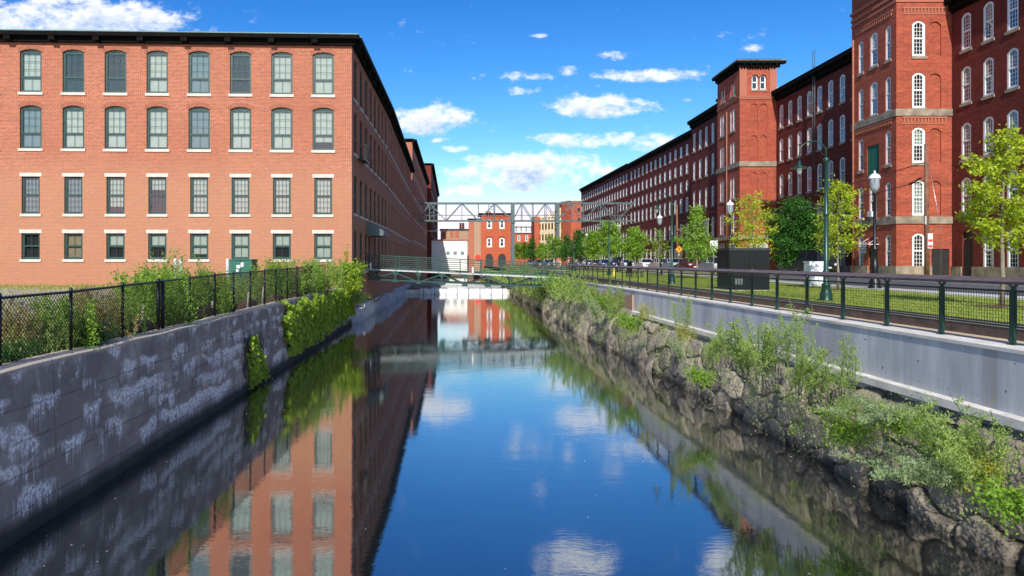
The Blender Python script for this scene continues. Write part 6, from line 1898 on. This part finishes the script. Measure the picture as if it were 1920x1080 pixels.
# transformer and bollards
d = 36
t = thing('transformer_box', 'green metal transformer box with white labels standing among the weeds', 'transformer', (X(450, d), d + .5, 2.6))
x0, x1 = X(430, d), X(472, d); zt = Z(488, d)
MB().box(x0, x1, d, d + 1, 2.6, zt).build('housing', M['transformer'], t)
MB().box(x0 - .03, x1 + .03, d - .04, d + 1.04, zt + .003, zt + .06).build('lid', M['transformer'], t)
MB().box((x0 + x1) / 2 - .01, (x0 + x1) / 2 + .01, d - .02, d - .003, 2.7, zt - .03).build('door_seam', M['black_metal'], t)
q = MB()
for a, z, w, h in ((.38, .25, .2, .17), (.60, .12, .15, .22), (.36, .48, .12, .12)): q.box(x0 + a, x0 + a + w, d - .012, d - .002, zt - z - h, zt - z)
q.build('label', M['lamp_white'], t)
for px, lab in ((329, 'left one of two grey pipe bollards near the mill wall'), (339, 'right one of two grey pipe bollards near the mill wall'), (427, 'grey pipe bollard at the left of the transformer')):
    x = X(px, 37); t = thing('bollard', lab, 'bollard', (x, 37, 2.6)); MB().lathe((x, 37, 2.6), [(.09, 0), (.09, 1.75), (.06, 1.8), (.001, 1.81)], 10).build('pipe', M['stone_blue'], t)

# ------------------------------------------------------------------ cars
PAINT = {}
def car_paint(name, col):
    if name in PAINT: return PAINT[name]
    t = NT(name); t.p.inputs['Coat Weight'].default_value = .8; t.p.inputs['Coat Roughness'].default_value = .05
    PAINT[name] = t.fin(col, .35, .35 if name != 'car_white' else 0, .5); return PAINT[name]
def car(label, x, y, gz, colour, col, style='sedan', L=4.5, W=1.76, H=1.45):
    """near end faces -y; x = left side (towards the canal)"""
    t = thing('parked_car', label, 'car', (x + W / 2, y + L / 2, gz), group='cars parked along the mill side of the street')
    pm = car_paint('car_' + colour, col)
    if style == 'hatch': body = [(0, .38), (.02, .75), (.12, .92), (.9, 1.0), (1.2, 1.0), (L - 1.3, .98), (L - .35, .86), (L - .05, .7), (L, .4), (L - .1, .26), (.1, .26)]; cab = [(.15, .9), (.42, H - .04), (1.0, H), (2.4, H - .02), (3.35, .96)]
    elif style == 'van': body = [(0, .38), (.02, .8), (.08, 1.0), (1.2, 1.08), (L - 1.2, 1.08), (L - .3, .95), (L - .03, .75), (L, .4), (L - .1, .28), (.1, .28)]; cab = [(.08, 1.0), (.25, H - .04), (.9, H), (2.9, H - .02), (3.7, 1.05)]
    else: body = [(0, .42), (.02, .78), (.15, .92), (.95, .98), (1.2, .98), (L - 1.3, .93), (L - .35, .82), (L - .05, .68), (L, .4), (L - .1, .26), (.1, .26)]; cab = [(.75, .94), (1.35, H - .03), (1.8, H), (2.5, H - .02), (3.35, .92)]
    xc = x + W / 2
    m = MB(); sl = [(-W / 2 + .0, .94), (-W / 2 + .05, 1.0), (W / 2 - .05, 1.0), (W / 2, .94)]
    def ring(off, sc, prof): return [(xc + off, y + a, gz + .26 + (z - .26) * sc) for a, z in prof]
    offs = [(-W / 2 + .02, .90), (-W / 2, .97 * .95), (-W / 2 + .10, 1.0), (W / 2 - .10, 1.0), (W / 2, .97 * .95), (W / 2 - .02, .90)]
    rs = [ring(o, s, body) for o, s in offs]; n = len(body)
    base = len(m.v)
    for r in rs: m.v += r
    for k in range(len(rs) - 1):
        for j in range(n):
            a = base + k * n + j; b = base + k * n + (j + 1) % n
            m.f.append((a, b, b + n, a + n)); m.m.append(0); m.uv.append(None); m.smooth.append(True)
    m.f.append(tuple(base + j for j in range(n))[::-1]); m.m.append(0); m.uv.append(None); m.smooth.append(False)
    e = base + (len(rs) - 1) * n; m.f.append(tuple(e + j for j in range(n))); m.m.append(0); m.uv.append(None); m.smooth.append(False)
    m.build('body', pm, t)
    def cabin(mb, w0, w1, shrink=0, m0=0):
        nn = len(cab); a = []; b = []
        for i, (yy, z) in enumerate(cab):
            f = (z - cab[0][1]) / (H - cab[0][1]); w = (w0 + (w1 - w0) * max(0, f)) / 2 - shrink
            a.append((xc - w, y + yy, gz + z)); b.append((xc + w, y + yy, gz + z))
        mb.face(a, m0); mb.face(b[::-1], m0)
        for i in range(nn - 1): mb.face([a[i], b[i], b[i + 1], a[i + 1]][::-1], m0)
    g = MB(); cabin(g, W - .12, W - .42); g.build('windows', M['car_glass'], t)
    r = MB(); nn = len(cab); w1 = (W - .40) / 2                 # roof skin and pillars, slightly proud
    r.box(xc - w1, xc + w1, y + cab[1][0] + .08, y + cab[3][0] + .05, gz + H - .035, gz + H + .012)
    for s in (-1, 1):
        for (i, j) in ((0, 1), (3, 4)):
            pa = (xc + s * (W / 2 - .065 - (0 if i in (0,) else 0) - (.15 if i in (3,) else 0)), y + cab[i][0], gz + cab[i][1]); pb = (xc + s * (W / 2 - .065 - (.15 if j in (1,) else 0)), y + cab[j][0], gz + cab[j][1])
            r.bar(pa, pb, .06, .06)
        r.bar((xc + s * (W / 2 - .06), y + 2.0, gz + .95), (xc + s * (w1 + .005), y + 2.05, gz + H - .02), .04, .08)
        r.bar((xc + s * (w1 + .005), y + cab[1][0], gz + H - .02), (xc + s * (w1 + .005), y + cab[3][0], gz + H - .02), .05, .04)
    r.build('roof', pm, t)
    for yy in (.85, L - .85):
        for s in (-1, 1):
            w = MB(); xo = xc + s * (W / 2 - .16); w.tube([(xo - .11, y + yy, gz + .32), (xo + .11, y + yy, gz + .32)], .32, 18)
            wh = w.build('wheel', M['tyre'], t); q = MB(); xr_ = xc + s * (W / 2 - .045); q.tube([(xr_ - .008 * s, y + yy, gz + .32), (xr_ + .01 * s, y + yy, gz + .32)], .2, 14); q.build('rim', M['rim'], wh, org=tuple(t.location))
    for s in (-1, 1):
        q = MB().box(xc + s * (W / 2 - .25) - .14, xc + s * (W / 2 - .25) + .14, y - .02, y + .06, gz + .66, gz + .82); q.build('headlight', M['chrome'], t)
        q = MB().box(xc + s * (W / 2 + .08) - .08, xc + s * (W / 2 + .08) + .08, y + 1.15, y + 1.25, gz + .95, gz + 1.07); q.build('mirror', pm, t)
    q = MB().box(xc - .26, xc + .26, y - .03, y - .002, gz + .42, gz + .54); q.build('number_plate', M['lamp_white'], t)
    q = MB().box(xc - .45, xc + .45, y - .015, y + .03, gz + .58, gz + .7); q.build('grille', M['black_metal'], t)
SV, WH, RD, BL, DK = (.42, .48, .52), (.72, .72, .70), (.16, .008, .02), (.02, .05, .16), (.02, .024, .03)
def cx(px, d): return X(px, d)
XL = 24.6
for (pxc, colour, col, style, H, lab) in ((1337, 'silver', SV, 'hatch', 1.55, 'silver hatchback nearest the utility cabinet'), (1290, 'maroon', RD, 'sedan', 1.42, 'dark red car parked behind the tapering tree'),
        (1259, 'silver', SV, 'sedan', 1.45, 'silver saloon just left of the dark red car'), (1233, 'silver', SV, 'sedan', 1.45, 'silver saloon behind the small sparse tree'), (1205, 'white', WH, 'sedan', 1.45, 'white saloon beside the black pay station'),
        (1170, 'silver', (.5, .5, .5), 'sedan', 1.4, 'pale grey saloon between the pay station and the far lamp'), (1148, 'blue', BL, 'van', 1.85, 'blue tall car behind the far curved lamp'),
        (1129, 'blue', BL, 'sedan', 1.45, 'dark blue saloon left of the tall blue car'), (1113, 'dark', DK, 'sedan', 1.45, 'dark saloon farther along the row'), (1096, 'white', WH, 'hatch', 1.5, 'small white car in the distance near the people'),
        (1082, 'dark', DK, 'van', 1.8, 'dark tall car left of the small white one')):
    dd = XL / ((pxc - 870) / F)
    car(lab, XL, dd, GZ(dd) - .09, colour, col, style, H=H)
for px, d, colour, col, lab in ((1022, 150, 'blue', BL, 'distant blue car before the car park, right of the pair'), (1006, 160, 'dark', DK, 'distant dark car before the car park'), (990, 170, 'blue', BL, 'most distant blue car under the round trees')):
    car(lab, X(px, d), d, 3.34, colour, col, 'sedan')
car('dark van in the shade of the bushy tree beside the near stair tower', 28.2, 54.5, 3.3, 'dark', DK, 'van', H=1.9)

# ------------------------------------------------------------------ people far along the pavement
def person(label, x, y, gz, top, bottom, hair=True, step=.12, h=1.68, sgn=1):
    t = thing('person', label, 'person', (x, y, gz))
    s = h / 1.68
    P = {'pel': (0, 0, .92), 'spine': (0, 0, 1.12), 'chest': (0, 0, 1.32), 'neck': (0, 0, 1.44), 'head': (0, -.01, 1.54), 'crown': (0, 0, 1.62),
         'hl': (-.09, 0, .88), 'kl': (-.10, -step, .48), 'al': (-.10, -step * .6, .08), 'tl': (-.10, -step * .6 - .16, .04),
         'hr': (.09, 0, .88), 'kr': (.10, step * .4, .48), 'ar': (.10, step * 1.6, .09), 'tr': (.10, step * 1.6 - .15, .04),
         'sl': (-.17, 0, 1.36), 'el': (-.23, .05, 1.10), 'wl': (-.22, -.06, .88), 'fl': (-.21, -.09, .78), 'sr': (.17, 0, 1.36), 'er': (.23, -.03, 1.10), 'wr': (.22, -.14, .90), 'fr': (.21, -.18, .81)}
    R_ = {'pel': .13, 'spine': .115, 'chest': .13, 'neck': .055, 'head': .085, 'crown': .07, 'hl': .085, 'kl': .058, 'al': .04, 'tl': .03, 'hr': .085, 'kr': .058, 'ar': .04, 'tr': .03,
          'sl': .06, 'el': .042, 'wl': .028, 'fl': .025, 'sr': .06, 'er': .042, 'wr': .028, 'fr': .025}
    E = [('pel', 'spine'), ('spine', 'chest'), ('chest', 'neck'), ('neck', 'head'), ('head', 'crown'), ('pel', 'hl'), ('hl', 'kl'), ('kl', 'al'), ('al', 'tl'), ('pel', 'hr'), ('hr', 'kr'), ('kr', 'ar'), ('ar', 'tr'),
         ('chest', 'sl'), ('sl', 'el'), ('el', 'wl'), ('wl', 'fl'), ('chest', 'sr'), ('sr', 'er'), ('er', 'wr'), ('wr', 'fr')]
    def skin(name, keys, grow_, mat):
        ks = [k for k in P if k in keys]; me = bpy.data.meshes.new(name)
        me.from_pydata([(P[k][0] * s, P[k][1] * s, P[k][2] * s) for k in ks], [(ks.index(a), ks.index(b)) for a, b in E if a in keys and b in keys], [])
        o = link(name, me, t); md = o.modifiers.new('skin', 'SKIN'); md.use_smooth_shade = True
        for i, k in enumerate(ks):
            v = me.skin_vertices[0].data[i]; v.radius = ((R_[k] + grow_) * s,) * 2; v.use_root = (i == 0)
        o.modifiers.new('sub', 'SUBSURF').levels = 1; o.modifiers['sub'].render_levels = 1
        me.materials.append(M[mat]); return o
    skin('body', set(P), 0, 'skin')
    skin('shirt', {'spine', 'chest', 'sl', 'el', 'sr', 'er'}, .014, top)
    skin('trousers', {'pel', 'hl', 'kl', 'hr', 'kr'}, .014, bottom)
    hm = MB(); hm.lathe((0, .015, 0), [(.085 * s, 1.50 * s), (.105 * s, 1.57 * s), (.10 * s, 1.64 * s), (.06 * s, 1.69 * s), (.001, 1.71 * s)], 12); hm.build('hair', M['hair'], t, org=(0, 0, 0))
person('person in a bright pink top walking on the pavement, nearer the white car', X(1072, 82), 82, 3.38, 'pink', 'khaki')
person('person in a dark top walking beside the one in pink', X(1066, 82.6), 82.6, 3.38, 'navy', 'khaki', step=.08)
person('person in a pink top standing farther left on the pavement', X(1047, 92), 92, 3.38, 'pink', 'stake' if False else 'khaki', step=.05)

# flecks floating on the water
def flecks():
    rng = np.random.default_rng(4); n = 230
    y = 8 + 70 * rng.random(n) ** 1.6; x = rng.uniform(-6.3, 6.0, n); sd = rng.random(n) < .4; x = np.where(sd, -6.5 + rng.random(n) ** 2 * 1.6, x)
    C = np.stack([x, y, np.full(n, .006)], 1); a = rng.uniform(0, 6.28, n); s = rng.uniform(.008, .02, n) * (1 + y / 45)
    d = np.stack([np.cos(a), np.sin(a), np.zeros(n)], 1) * s[:, None]; e = np.stack([-np.sin(a), np.cos(a), np.zeros(n)], 1) * s[:, None] * .6
    o = link('floating_flecks', quads_mesh('floating_flecks', np.stack([C - d, C - e, C + d, C + e], 1), M['stone_lintel'])); o['kind'] = 'stuff'
flecks()
